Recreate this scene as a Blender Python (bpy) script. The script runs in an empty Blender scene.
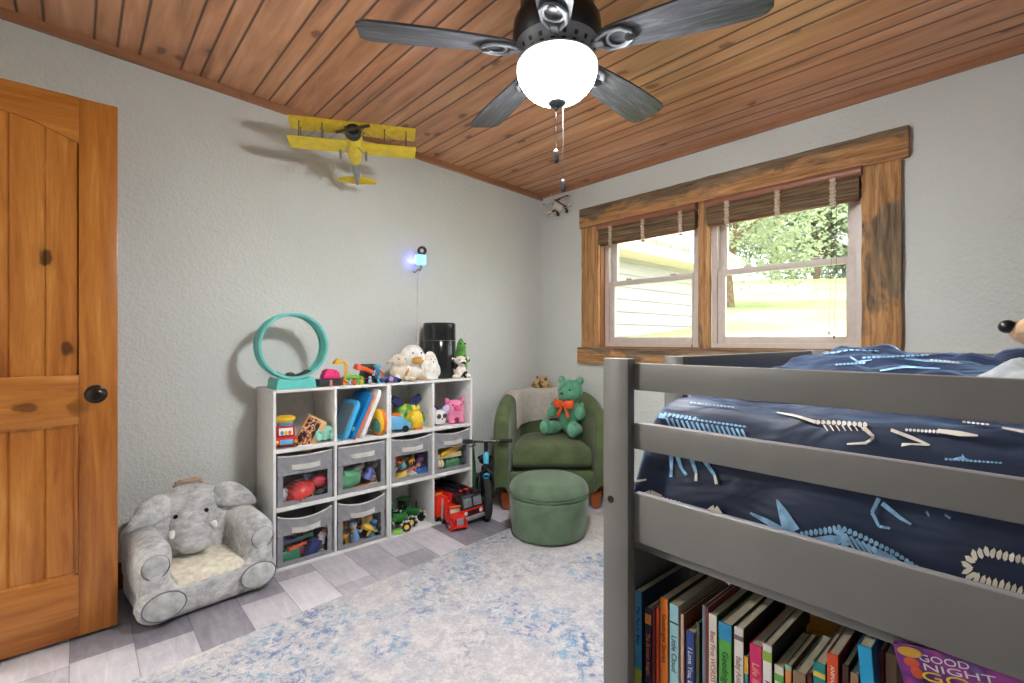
import bpy, bmesh, math, random
from mathutils import Vector, Matrix, Euler, noise
PI = math.pi
random.seed(7)
S = bpy.context.scene
COL = S.collection

# ------------------------------------------------------------------ camera
CAM_H = 1.166
FPX, HX, HY = 486.0, 512.0, 340.0
cam_d = bpy.data.cameras.new('camera'); cam = bpy.data.objects.new('camera', cam_d); COL.objects.link(cam)
cam_d.sensor_width = 36.0; cam_d.lens = FPX/1024*36.0
cam_d.shift_y = -1.5/1024; cam_d.clip_start = 0.02; cam_d.clip_end = 300
cam.location = (0, 0, CAM_H); cam.rotation_euler = (PI/2, 0, math.asin(.745))
S.camera = cam

# ------------------------------------------------------------------ world, sun, lamp power, exposure
W = bpy.data.worlds.new('sky'); S.world = W; W.use_nodes = True
bg = W.node_tree.nodes['Background']; bg.inputs[0].default_value = (.93, .97, 1.0, 1); bg.inputs[1].default_value = 5.0
sun_d = bpy.data.lights.new('sun', 'SUN'); sun = bpy.data.objects.new('sun', sun_d); COL.objects.link(sun)
sun_d.energy = 7.0; sun_d.angle = .01; sun_d.color = (1, .95, .86)
sun.rotation_euler = Vector((.55, .35, -.8)).to_track_quat('-Z', 'Y').to_euler()
por_d = bpy.data.lights.new('window_portal', 'AREA'); por = bpy.data.objects.new('window_portal', por_d); COL.objects.link(por)
por_d.shape = 'RECTANGLE'; por_d.size = 1.7; por_d.size_y = .95; por_d.cycles.is_portal = True
por.location = (-1.5, 3.06, 1.56); por.rotation_euler = (-PI/2, 0, 0)
BOWL_POWER = 260.0
vs = S.view_settings
S.display_settings.display_device = 'sRGB'
vs.view_transform = 'Standard'; vs.look = 'None'; vs.gamma = 1.0; vs.use_curve_mapping = False; vs.exposure = 0.32

# ------------------------------------------------------------------ measuring (a ray of the calibrated view met with a real plane)
def _ray(px, py):
    t = (px-HX)/FPX; return (.667*t-.745, .745*t+.667, (HY-py)/FPX)
def onX(px, py, X): d = _ray(px, py); k = X/d[0]; return Vector((X, d[1]*k, CAM_H+d[2]*k))
def onY(px, py, Y): d = _ray(px, py); k = Y/d[1]; return Vector((d[0]*k, Y, CAM_H+d[2]*k))
def onZ(px, py, z): d = _ray(px, py); k = (z-CAM_H)/d[2]; return Vector((d[0]*k, d[1]*k, z))

# ------------------------------------------------------------------ materials
def lin(c):
    return tuple(((v/255)/12.92 if v/255 <= .04045 else ((v/255+.055)/1.055)**2.4) for v in c[:3])+(1,)
class N:
    def __init__(s, name):
        s.m = bpy.data.materials.new(name); s.m.use_nodes = True; s.t = s.m.node_tree; s.n = s.t.nodes
        s.b = s.n['Principled BSDF']; s.out = s.n['Material Output']
    def new(s, ty, **k):
        n = s.n.new(ty)
        for a, v in k.items(): setattr(n, a, v)
        return n
    def set(s, inp, v):
        if hasattr(v, 'is_linked') or isinstance(v, bpy.types.NodeSocket): s.t.links.new(v, inp)
        else: inp.default_value = v
    def math(s, op, a, b=0.0, c=0.0):
        n = s.new('ShaderNodeMath', operation=op); s.set(n.inputs[0], a); s.set(n.inputs[1], b); s.set(n.inputs[2], c); return n.outputs[0]
    def coord(s, which='Object'): return s.new('ShaderNodeTexCoord').outputs[which]
    def mapping(s, v, scale=(1, 1, 1), loc=(0, 0, 0), rot=(0, 0, 0)):
        n = s.new('ShaderNodeMapping'); s.set(n.inputs[0], v); n.inputs[1].default_value = loc; n.inputs[2].default_value = rot; n.inputs[3].default_value = scale; return n.outputs[0]
    def noise(s, v, scale, detail=3, rough=.5, dist=0):
        n = s.new('ShaderNodeTexNoise'); s.set(n.inputs['Vector'], v); n.inputs['Scale'].default_value = scale
        n.inputs['Detail'].default_value = detail; n.inputs['Roughness'].default_value = rough; n.inputs['Distortion'].default_value = dist
        return n.outputs[0]
    def vor2(s, a, b, scale):
        cb = s.new('ShaderNodeCombineXYZ'); s.set(cb.inputs[0], a); s.set(cb.inputs[1], b)
        n = s.new('ShaderNodeTexVoronoi', voronoi_dimensions='2D'); s.set(n.inputs['Vector'], cb.outputs[0]); n.inputs['Scale'].default_value = scale
        sp = s.new('ShaderNodeSeparateColor'); s.set(sp.inputs[0], n.outputs['Color']); return n.outputs['Distance'], sp.outputs[0]
    def vor(s, v, scale, rand=1.0):
        n = s.new('ShaderNodeTexVoronoi'); s.set(n.inputs['Vector'], v); n.inputs['Scale'].default_value = scale
        n.inputs['Randomness'].default_value = rand; return n.outputs['Distance']
    def ramp(s, f, stops, interp='LINEAR'):
        n = s.new('ShaderNodeValToRGB'); s.set(n.inputs[0], f); e = n.color_ramp.elements; n.color_ramp.interpolation = interp
        while len(e) < len(stops): e.new(.5)
        for el, (p, c) in zip(e, stops): el.position = p; el.color = c if len(c) == 4 else lin(c)
        return n.outputs[0]
    def mix(s, f, a, b, mode='MIX'):
        n = s.new('ShaderNodeMix', data_type='RGBA', blend_type=mode); s.set(n.inputs[0], f)
        s.set(n.inputs[6], a); s.set(n.inputs[7], b); return n.outputs[2]
    def bump(s, h, strength=.3, dist=.01):
        n = s.new('ShaderNodeBump'); n.inputs['Strength'].default_value = strength; n.inputs['Distance'].default_value = dist
        s.set(n.inputs['Height'], h); s.t.links.new(n.outputs[0], s.b.inputs['Normal'])
    def fin(s, col=None, rough=.5, metal=0, **k):
        if col is not None: s.set(s.b.inputs['Base Color'], col)
        s.set(s.b.inputs['Roughness'], rough); s.b.inputs['Metallic'].default_value = metal
        for a, v in k.items(): s.b.inputs[a.replace('_', ' ')].default_value = v
        return s.m
_pm = {}
def pm(col, rough=.5, metal=0, var=.06, bump=0, bs=60, vs_=25, **k):
    key = (tuple(col), rough, metal, var, bump, bs, vs_, tuple(k.items()))
    if key in _pm: return _pm[key]
    s = N('surface_%d' % len(_pm)); v = s.coord()
    f = s.noise(v, vs_, 3)
    hi = tuple(min(255, c*(1+var)+1) for c in col); lo = tuple(c*(1-var) for c in col)
    c = s.ramp(f, [(.3, lo), (.7, hi)])
    if bump: s.bump(s.noise(v, bs, 3), bump, .003)
    _pm[key] = s.fin(c, rough, metal, **k); return _pm[key]
def plush(col, bump=.5, bs=140, var=.1, vs_=30): return pm(col, .95, 0, var, bump, bs, vs_, Sheen_Weight=.35, Sheen_Roughness=.5)
def plastic(col, rough=.32): return pm(col, rough, 0, .03)
def wood(name, cols, axis=2, scale=1.0, knots=.5, rough=.4, stretch=.08, knot_col=(70, 34, 14), bump=.05, flat=0):
    s = N(name); v = s.coord(); sc = [1, 1, 1]; sc[axis] = stretch
    w = s.mapping(v, tuple(sc)); f = s.noise(w, 44*scale, 6, .7, .8); g = s.noise(w, 8*scale, 3, .55, 2.0)
    h = s.math('ADD', s.math('MULTIPLY', f, .45), s.math('MULTIPLY', g, .55))
    n = len(cols); c = s.ramp(h, [(.28+.44*i/(n-1), cc) for i, cc in enumerate(cols)])
    if knots:
        sp = s.new('ShaderNodeSeparateXYZ'); s.set(sp.inputs[0], v); ax = [i for i in range(3) if i != flat]
        cs = [s.math('MULTIPLY', sp.outputs[i], .62 if i == axis else 1.0) for i in ax]
        d, rn = s.vor2(cs[0], cs[1], 4.4*scale)
        d2 = s.math('ADD', s.math('ADD', d, s.math('MULTIPLY', s.math('SUBTRACT', s.noise(v, 30, 2), .5), .07)), s.math('MULTIPLY', s.math('LESS_THAN', rn, .45), 1.0))
        c = s.mix(s.math('MULTIPLY', s.ramp(d2, [(.05, (255, 255, 255)), (.075, (120, 120, 120)), (.16, (0, 0, 0))]), knots), c, lin(knot_col))
    s.bump(f, bump, .004)
    return s.fin(c, rough)

# ------------------------------------------------------------------ mesh building
def R3(rot): return Euler(rot).to_matrix()
class G:
    def __init__(s): s.bm = bmesh.new()
    def merge(s, t, M=None, mi=0):
        vs_ = {}
        for v in t.verts: vs_[v] = s.bm.verts.new(M @ v.co if M else v.co)
        for f in t.faces:
            try: nf = s.bm.faces.new([vs_[v] for v in f.verts]); nf.material_index = mi
            except ValueError: pass
        t.free(); return s
    def box(s, c, d, rot=(0, 0, 0), bev=0, seg=2, mi=0, taper=None):
        t = bmesh.new(); bmesh.ops.create_cube(t, size=1)
        for v in t.verts:
            if taper and v.co.z > 0: v.co.x *= taper[0]; v.co.y *= taper[1]
            v.co = Vector((v.co.x*d[0], v.co.y*d[1], v.co.z*d[2]))
        if bev: bmesh.ops.bevel(t, geom=list(t.edges), offset=min(bev, min(d)*.49), segments=seg, affect='EDGES', profile=.5)
        return s.merge(t, Matrix.Translation(c) @ R3(rot).to_4x4(), mi)
    def b2(s, a, b, bev=0, mi=0, seg=2):
        return s.box([(x+y)/2 for x, y in zip(a, b)], [abs(y-x) for x, y in zip(a, b)], bev=bev, mi=mi, seg=seg)
    def cyl(s, p0, p1, r0, r1=None, seg=16, mi=0, bev=0):
        r1 = r0 if r1 is None else r1; p0 = Vector(p0); p1 = Vector(p1); L = (p1-p0).length
        pr = [(0, 0), (r0, 0), (r1, L), (0, L)]
        if bev: pr = [(0, 0), (r0-bev, 0), (r0-bev*.3, bev*.3), (r0, bev), (r1, L-bev), (r1-bev*.3, L-bev*.3), (r1-bev, L), (0, L)]
        return s.lathe(pr, p0, seg, p1-p0, mi)
    def lathe(s, prof, c=(0, 0, 0), seg=24, axis=(0, 0, 1), mi=0, sx=1, sy=1):
        t = bmesh.new(); rings = []
        for r, z in prof:
            if r < 1e-6: rings.append([t.verts.new((0, 0, z))])
            else: rings.append([t.verts.new((r*sx*math.cos(2*PI*i/seg), r*sy*math.sin(2*PI*i/seg), z)) for i in range(seg)])
        for a, b in zip(rings, rings[1:]):
            for i in range(seg):
                j = (i+1) % seg
                if len(a) == 1 and len(b) == 1: break
                if len(a) == 1: t.faces.new((a[0], b[j], b[i])) 
                elif len(b) == 1: t.faces.new((a[i], a[j], b[0]))
                else: t.faces.new((a[i], a[j], b[j], b[i]))
        q = Vector(axis).to_track_quat('Z', 'Y').to_matrix().to_4x4()
        return s.merge(t, Matrix.Translation(c) @ q, mi)
    def sph(s, c, r, rot=(0, 0, 0), seg=16, mi=0):
        r = (r, r, r) if not hasattr(r, '__len__') else r
        t = bmesh.new(); bmesh.ops.create_uvsphere(t, u_segments=seg, v_segments=max(6, seg*2//3), radius=1)
        return s.merge(t, Matrix.Translation(c) @ R3(rot).to_4x4() @ Matrix.Diagonal((*r, 1)), mi)
    def torus(s, c, R, r, axis=(0, 0, 1), seg=32, sec=8, mi=0, arc=1.0, flat=1.0):
        t = bmesh.new(); rings = []; n = seg if arc >= 1 else seg+1
        for i in range(n):
            a = 2*PI*arc*i/seg; rr = []
            for k in range(sec):
                b = 2*PI*k/sec; q = R+r*math.cos(b); rr.append(t.verts.new((q*math.cos(a), q*math.sin(a), r*flat*math.sin(b))))
            rings.append(rr)
        for i in range(seg):
            A = rings[i]; B = rings[(i+1) % n]
            for k in range(sec): t.faces.new((A[k], B[k], B[(k+1) % sec], A[(k+1) % sec]))
        q = Vector(axis).to_track_quat('Z', 'Y').to_matrix().to_4x4()
        return s.merge(t, Matrix.Translation(c) @ q, mi)
    def tube(s, pts, r, seg=8, mi=0, closed=False):
        P = [Vector(p) for p in pts]; n = len(P); rs = r if hasattr(r, '__len__') else [r]*n
        t = bmesh.new(); rings = []; up = None
        for i in range(n):
            d = (P[min(i+1, n-1)]-P[max(i-1, 0)]).normalized()
            if up is None: up = d.orthogonal().normalized()
            up = (up-d*up.dot(d)).normalized(); sd = d.cross(up)
            rings.append([t.verts.new(P[i]+(up*math.cos(2*PI*k/seg)+sd*math.sin(2*PI*k/seg))*rs[i]) for k in range(seg)])
        for A, B in zip(rings, rings[1:]):
            for k in range(seg): t.faces.new((A[k], A[(k+1) % seg], B[(k+1) % seg], B[k]))
        t.faces.new(rings[0][::-1]); t.faces.new(rings[-1])
        return s.merge(t, None, mi)
    def prism(s, poly, o, ax, ay, depth, mi=0, bev=0):
        o = Vector(o); ax = Vector(ax); ay = Vector(ay); nz = ax.cross(ay).normalized()*depth
        t = bmesh.new(); A = [t.verts.new(o+ax*x+ay*y) for x, y in poly]; B = [t.verts.new(v.co+nz) for v in A]
        t.faces.new(A[::-1]); t.faces.new(B); n = len(A)
        for i in range(n): t.faces.new((A[i], A[(i+1) % n], B[(i+1) % n], B[i]))
        if bev:
            es = [e for e in t.edges]
            bmesh.ops.bevel(t, geom=es, offset=bev, segments=2, affect='EDGES', profile=.5)
        return s.merge(t, None, mi)
    def surf(s, fn, nu, nv, mi=0):
        V = [[s.bm.verts.new(fn(i/nu, j/nv)) for j in range(nv+1)] for i in range(nu+1)]
        for i in range(nu):
            for j in range(nv): s.bm.faces.new((V[i][j], V[i+1][j], V[i+1][j+1], V[i][j+1])).material_index = mi
        return s
    def face(s, pts, mi=0):
        s.bm.faces.new([s.bm.verts.new(p) for p in pts]).material_index = mi; return s
def obj(name, g, mats, parent=None, smooth=35, recalc=True, loc=None, rot=None):
    me = bpy.data.meshes.new(name)
    if recalc: bmesh.ops.recalc_face_normals(g.bm, faces=list(g.bm.faces))
    g.bm.to_mesh(me); g.bm.free()
    for m in (mats if isinstance(mats, (list, tuple)) else [mats]): me.materials.append(m)
    me.polygons.foreach_set('use_smooth', [smooth > 0]*len(me.polygons))
    if smooth > 0: me.set_sharp_from_angle(angle=math.radians(smooth))
    o = bpy.data.objects.new(name, me); COL.objects.link(o)
    if parent: o.parent = parent
    if loc is not None: o.location = loc
    if rot is not None: o.rotation_euler = (0, 0, rot) if not hasattr(rot, '__len__') else rot
    return o
def tag(o, label, cat, group=None, kind=None):
    o['label'] = label; o['category'] = cat
    if group: o['group'] = group
    if kind: o['kind'] = kind
    return o
def thing(name, label, cat, loc=(0, 0, 0), rot=0, group=None, scale=1):
    o = bpy.data.objects.new(name, None); COL.objects.link(o); o.empty_display_size = .05
    o.location = loc; o.rotation_euler = (0, 0, rot) if not hasattr(rot, '__len__') else rot; o.scale = (scale,)*3
    return tag(o, label, cat, group)
def struct(name, g, mats, parent=None, **k):
    o = obj(name, g, mats, parent, **k)
    if not parent: o['kind'] = 'structure'
    return o
def soften(o, voxel, it=4):
    m = o.modifiers.new('remesh', 'REMESH'); m.mode = 'VOXEL'; m.voxel_size = voxel; m.use_smooth_shade = True
    k = o.modifiers.new('smooth', 'SMOOTH'); k.iterations = it; k.factor = .5
    return o
def text(body, parent, loc, rot, size, mat, name='title', ext=.0004, align='CENTER'):
    c = bpy.data.curves.new(name, 'FONT'); c.body = body; c.size = size; c.extrude = ext; c.align_x = align; c.align_y = 'CENTER'
    c.resolution_u = 3; t_ = bpy.data.objects.new(name, c); COL.objects.link(t_); bpy.context.view_layer.update()
    me = bpy.data.meshes.new_from_object(t_.evaluated_get(bpy.context.evaluated_depsgraph_get())); bpy.data.objects.remove(t_); bpy.data.curves.remove(c)
    me.materials.clear(); me.materials.append(mat); o = bpy.data.objects.new(name, me); COL.objects.link(o); o.parent = parent
    o.location = loc; o.rotation_euler = rot; return o
def copy_tree(o, parent=None):
    c = o.copy(); COL.objects.link(c)
    if parent: c.parent = parent
    for ch in list(o.children): copy_tree(ch, c)
    return c

# ================================================================== the room
XL, XR, YB, YW = -2.92, 1.55, -.74, 2.95
def ceil_z(y): return 2.39+.047*(YW-y)
s = N('wall_paint'); v = s.coord()
h = s.math('ADD', s.math('MULTIPLY', s.ramp(s.noise(v, 55, 2, .5), [(.42, (0, 0, 0)), (.62, (255, 255, 255))]), .7), s.math('MULTIPLY', s.noise(v, 150, 2), .3))
s.bump(h, .32, .006)
WALL = s.fin(s.ramp(s.noise(v, 2, 2), [(.3, (208, 210, 206)), (.7, (214, 216, 212))]), .75)

g = G(); g.b2((XL-.2, YB-.2, -.1), (XR+.2, YW+.2, 0))
s = N('vinyl_planks'); v = s.coord(); sp = s.new('ShaderNodeSeparateXYZ'); s.set(sp.inputs[0], v)
X, Y = sp.outputs[0], sp.outputs[1]
row = s.math('DIVIDE', s.math('ADD', Y, .02), .185); ri = s.math('FLOOR', row); rf = s.math('FRACT', row)
wn = s.new('ShaderNodeTexWhiteNoise', noise_dimensions='1D'); s.set(wn.inputs['W'], ri)
seg_ = s.math('DIVIDE', s.math('ADD', X, s.math('MULTIPLY', wn.outputs[0], 3.0)), .62); si = s.math('FLOOR', seg_); sf = s.math('FRACT', seg_)
wn2 = s.new('ShaderNodeTexWhiteNoise', noise_dimensions='2D'); cb = s.new('ShaderNodeCombineXYZ'); s.set(cb.inputs[0], ri); s.set(cb.inputs[1], si); s.set(wn2.inputs['Vector'], cb.outputs[0])
base = s.ramp(wn2.outputs[0], [(0, (128, 126, 136)), (.3, (166, 164, 172)), (.6, (190, 188, 194)), (1, (214, 212, 217))])
gr = s.noise(s.mapping(v, (.18, 1, 1)), 34, 6, .65, .8); gr2 = s.noise(v, 7, 5, .7)
c = s.mix(.55, base, s.ramp(gr, [(.3, (96, 92, 95)), (.5, (160, 156, 157)), (.72, (214, 211, 210))]), 'SOFT_LIGHT')
c = s.mix(.35, c, s.ramp(gr2, [(.35, (110, 106, 110)), (.65, (216, 213, 213))]), 'SOFT_LIGHT')
edge = s.math('MINIMUM', s.math('MULTIPLY', s.math('MINIMUM', rf, s.math('SUBTRACT', 1, rf)), .185), s.math('MULTIPLY', s.math('MINIMUM', sf, s.math('SUBTRACT', 1, sf)), .62))
ln = s.math('LESS_THAN', edge, .0016)
c = s.mix(s.math('MULTIPLY', ln, .55), c, lin((70, 66, 68)))
struct('floor', g, s.fin(c, .42))

# ceiling of pine tongue and groove boards running along X
s = N('pine_ceiling'); v = s.coord(); sp = s.new('ShaderNodeSeparateXYZ'); s.set(sp.inputs[0], v); X, Y, Z = sp.outputs
q = s.math('DIVIDE', s.math('ADD', Y, 10*.326-.058), .326); pi_ = s.math('FLOOR', q); pf = s.math('FRACT', q)
k1 = s.math('GREATER_THAN', pf, .25); k2 = s.math('GREATER_THAN', pf, .5)
bid = s.math('ADD', s.math('MULTIPLY', pi_, 3), s.math('ADD', k1, k2))
e = pf
e = s.math('MINIMUM', e, s.math('ABSOLUTE', s.math('SUBTRACT', pf, .25))); e = s.math('MINIMUM', e, s.math('ABSOLUTE', s.math('SUBTRACT', pf, .5))); e = s.math('MINIMUM', e, s.math('SUBTRACT', 1, pf))
ed = s.math('MULTIPLY', e, .326)
wn = s.new('ShaderNodeTexWhiteNoise', noise_dimensions='1D'); s.set(wn.inputs['W'], bid)
cb = s.new('ShaderNodeCombineXYZ'); s.set(cb.inputs[0], s.math('ADD', s.math('MULTIPLY', X, .1), s.math('MULTIPLY', wn.outputs[0], 7))); s.set(cb.inputs[1], Y); s.set(cb.inputs[2], wn.outputs[0])
f = s.noise(cb.outputs[0], 24, 5, .6, .5); f2 = s.noise(cb.outputs[0], 7, 3, .5, 2.0)
c = s.ramp(s.math('ADD', s.math('MULTIPLY', f, .5), s.math('MULTIPLY', f2, .5)), [(.3, (168, 112, 78)), (.43, (204, 148, 106)), (.55, (218, 166, 124)), (.7, (234, 192, 154))])
c = s.mix(.3, c, s.ramp(wn.outputs[0], [(0, (96, 92, 90)), (.5, (128, 128, 128)), (1, (165, 160, 155))]), 'OVERLAY')
kd, kr = s.vor2(s.math('ADD', s.math('MULTIPLY', X, .6), s.math('MULTIPLY', wn.outputs[0], 9)), Y, 5.5)
kd = s.math('ADD', s.math('ADD', kd, s.math('MULTIPLY', s.math('SUBTRACT', s.noise(v, 26, 4, .6), .5), .26)), s.math('MULTIPLY', s.math('LESS_THAN', kr, .64), 1.0))
c = s.mix(s.math('MULTIPLY', s.ramp(kd, [(.06, (255, 255, 255)), (.13, (120, 120, 120)), (.34, (0, 0, 0))]), .75), c, lin((104, 52, 30)))
c = s.mix(s.ramp(ed, [(.003, (255, 255, 255)), (.0055, (0, 0, 0))]), c, lin((66, 34, 20)))
s.bump(s.ramp(ed, [(.001, (0, 0, 0)), (.005, (255, 255, 255))]), .5, .004)
CEIL = s.fin(c, .33)
g = G(); t = bmesh.new()
pts = []
for y in (YB-.2, YW+.2):
    for x in (XL-.2, XR+.2):
        pts.append((x, y, ceil_z(y)))
g.prism([(YB-.2, ceil_z(YB-.2)), (YW+.2, ceil_z(YW+.2)), (YW+.2, ceil_z(YW+.2)+.12), (YB-.2, ceil_z(YB-.2)+.12)], (XR+.2, 0, 0), (0, 1, 0), (0, 0, 1), -(XR-XL+.4))
struct('ceiling', g, CEIL, smooth=0)

OX0, OX1, OZ0, OZ1 = -2.30, -.635, 1.105, 2.045      # window opening
HT = 2.75
struct('wall_left', G().b2((XL-.15, YB-.15, 0), (XL, YW+.15, HT)), WALL, smooth=0)
struct('wall_right', G().b2((XR, YB-.15, 0), (XR+.15, YW+.15, HT)), WALL, smooth=0)
g = G(); g.b2((XL, YB-.15, 0), (-2.60, YB, HT)); g.b2((-1.72, YB-.15, 0), (XR, YB, HT)); g.b2((-2.60, YB-.15, 2.125), (-1.72, YB, HT))
struct('wall_back', g, WALL, smooth=0)
# unseen hallway beyond the open door; its lamp is added to light the bed
HX0, HX1, HY0 = -3.4, -.6, -2.3
g = G(); g.b2((HX0, HY0, -.1), (HX1, YB-.15, -.002)); g.b2((HX0, HY0, 2.45), (HX1, YB-.15, 2.55)); g.b2((HX0-.1, HY0, 0), (HX0, YB-.15, 2.5)); g.b2((HX1, HY0, 0), (HX1+.1, YB-.15, 2.5)); g.b2((HX0, HY0-.1, 0), (HX1, HY0, 2.5))
struct('wall_hall', g, WALL, smooth=0)
s = N('hall_fill_lamp_glass'); s.b.inputs['Emission Color'].default_value = (1, .96, .9, 1); s.b.inputs['Emission Strength'].default_value = 280.0
hl = thing('hall_fill_lamp', 'added unseen fill lamp with round white glass in the hallway behind the door', 'ceiling lamp', (-2.72, -1.62, 2.45))
obj('glass_dome', G().lathe([(.16, -.01), (.15, -.05), (.11, -.085), (.05, -.1), (0, -.102)], seg=32), s.fin(lin((240, 238, 230)), .3), hl)
obj('base_ring', G().lathe([(0, 0), (.17, 0), (.17, -.015), (.155, -.02), (0, -.02)], seg=32), pm((190, 190, 192), .3, .7), hl)
g = G(); g.b2((XL, YW, 0), (OX0, YW+.15, HT)); g.b2((OX1, YW, 0), (XR, YW+.15, HT)); g.b2((OX0, YW, 0), (OX1, YW+.15, OZ0)); g.b2((OX0, YW, OZ1), (OX1, YW+.15, HT))
struct('wall_window', g, WALL, smooth=0)
BASEW = wood('stained_baseboard', [(72, 36, 16), (104, 56, 26), (124, 70, 34)], 1, 1, .2, .35)
struct('baseboard_left', G().b2((XL, YB, 0), (XL+.014, YW, .125), bev=.004), BASEW)
struct('baseboard_window', G().b2((XL+.015, YW-.014, 0), (XR, YW, .125), bev=.004), BASEW)
TRIMW = wood('pine_trim', [(146, 100, 72), (168, 118, 86), (182, 132, 100)], 1, 1, .2, .4)
TRIMX = wood('pine_trim_across', [(146, 100, 72), (168, 118, 86), (182, 132, 100)], 0, 1, .2, .4)
za, zb = ceil_z(YB), ceil_z(YW)
struct('trim_1', G().prism([(YB, za-.04), (YW, zb-.04), (YW, zb+.002), (YB, za+.002)], (XL, 0, 0), (0, 1, 0), (0, 0, 1), .022), TRIMW, smooth=0)
struct('trim_2', G().b2((XL+.022, YW-.018, zb-.026), (XR, YW, zb+.002)), TRIMX, smooth=0)

# ------------------------------------------------------------------ window: barn wood casing, two double hung sashes
BARN = [(84, 56, 32), (132, 88, 48), (172, 118, 66), (186, 138, 86), (120, 92, 66)]
def barn(name, axis, edge):
    s = N(name); v = s.coord(); sx_ = s.new('ShaderNodeSeparateXYZ'); s.set(sx_.inputs[0], v); sc = [1, 1, 1]; sc[axis] = .07
    w = s.mapping(v, tuple(sc)); f = s.noise(w, 44, 6, .72, .8); b = s.noise(s.mapping(v, tuple(.35 if i == axis else 1 for i in range(3))), 7, 4, .6, .6)
    c = s.ramp(f, [(.3, (104, 70, 42)), (.43, (160, 114, 70)), (.56, (190, 142, 92)), (.72, (206, 164, 116))])
    grey = s.ramp(s.noise(w, 40, 4, .7), [(.35, (60, 50, 40)), (.52, (110, 96, 78)), (.72, (152, 136, 112))])
    c = s.mix(s.ramp(s.math('ADD', b, s.math('MULTIPLY', s.math('SUBTRACT', (lambda q: q.outputs[edge[0]])(sx_), edge[1]), edge[2])), [(.46, (0, 0, 0)), (.56, (240, 240, 240))]), c, grey)
    s.bump(f, .4, .006); return s.fin(c, .75)
BW_X, BW_Z = barn('barn_wood_across', 0, (2, 2.125, 2.6)), barn('barn_wood_upright', 2, (0, -.6, .12)); BW_A = barn('barn_wood_apron', 0, (2, 1.06, 2.0))
win = bpy.data.objects.new('window_1', None); COL.objects.link(win); win['kind'] = 'structure'
def rough_board(a, b, axis, seed):
    g = G(); g.b2(a, b, bev=.003)
    t = g.bm; es = [e for e in t.edges if abs((e.verts[0].co-e.verts[1].co)[axis]) > .3]
    bmesh.ops.subdivide_edges(t, edges=es, cuts=40, use_grid_fill=True)
    for vv in t.verts:
        p = vv.co*9+Vector((seed, seed*2, 0)); n1 = noise.noise(p*1.0)*.0035
        for ax in range(3):
            if ax != axis and ax != 1: vv.co[ax] += n1
    return g
yt = YW-.028
obj('casing_head', rough_board((-2.472, yt-.006, 2.032), (-.459, YW-.001, 2.182), 0, 1), BW_X, win)
obj('casing_jamb', rough_board((-2.455, yt, 1.11), (-2.292, YW-.001, 2.03), 2, 2), BW_Z, win)
obj('casing_jamb', rough_board((-.645, yt, 1.11), (-.487, YW-.001, 2.03), 2, 3), BW_Z, win)
obj('casing_apron', rough_board((-2.493, yt-.006, .985), (-.462, YW-.001, 1.108), 0, 4), BW_A, win)
obj('mullion', rough_board((-1.508, yt+.01, 1.11), (-1.452, YW+.05, 2.03), 2, 5), BW_Z, win)
g = G(); g.b2((OX0, YW-.001, OZ0), (OX0+.014, YW+.13, OZ1)); g.b2((OX1-.014, YW-.001, OZ0), (OX1, YW+.13, OZ1)); g.b2((OX0, YW-.001, OZ1-.014), (OX1, YW+.13, OZ1)); g.b2((OX0, YW-.001, OZ0), (OX1, YW+.13, OZ0+.014))
obj('jamb_liner', g, wood('liner_wood', [(120, 76, 44), (150, 98, 58), (170, 116, 72)], 2, 1, 0, .5), win)
VINYL = pm((206, 194, 186), .4, 0, .02)
s = N('window_glass'); tr = s.new('ShaderNodeBsdfTransparent'); gl = s.new('ShaderNodeBsdfGlossy'); gl.inputs['Roughness'].default_value = .02
mx = s.new('ShaderNodeMixShader'); mx.inputs[0].default_value = .004; s.t.links.new(tr.outputs[0], mx.inputs[1]); s.t.links.new(gl.outputs[0], mx.inputs[2]); s.t.links.new(mx.outputs[0], s.out.inputs[0]); GLASS = s.m
k = 3.03/2.95
def sash(x0, x1, z0, z1, y, fw, parent, lock=False):
    g = G(); d = .028
    g.b2((x0, y, z0), (x0+fw[0], y+d, z1), bev=.004); g.b2((x1-fw[1], y, z0), (x1, y+d, z1), bev=.004)
    g.b2((x0+fw[0], y, z0), (x1-fw[1], y+d, z0+fw[2]), bev=.004); g.b2((x0+fw[0], y, z1-fw[3]), (x1-fw[1], y+d, z1), bev=.004)
    o = obj('sash', g, VINYL, parent)
    obj('pane', G().b2((x0+fw[0]-.003, y+.012, z0+fw[2]-.003), (x1-fw[1]+.003, y+.016, z1-fw[3]+.003)), GLASS, o)
    if lock:
        for fx in (.25, .75): obj('sash_lock', G().box((x0+(x1-x0)*fx, y+.005, z1+.006), (.05, .02, .012), bev=.004), VINYL, o)
for (x0, x1) in ((-2.286, -1.508), (-1.452, -.649)):
    g = G(); a, b = x0, x1
    g.b2((a, 3.0, OZ0+.014), (a+.035, 3.08, OZ1-.014)); g.b2((b-.035, 3.0, OZ0+.014), (b, 3.08, OZ1-.014)); g.b2((a+.035, 3.0, OZ0+.014), (b-.035, 3.08, OZ0+.04)); g.b2((a+.035, 3.0, OZ1-.05), (b-.035, 3.08, OZ1-.014))
    obj('window_frame', g, VINYL, win)
    sash(x0+.036, x1-.036, 1.146, 1.605, 3.006, (.046, .046, .04, .035), win, True)
    sash(x0+.036, x1-.036, 1.572, 1.98, 3.038, (.046, .046, .035, .03), win)

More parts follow.
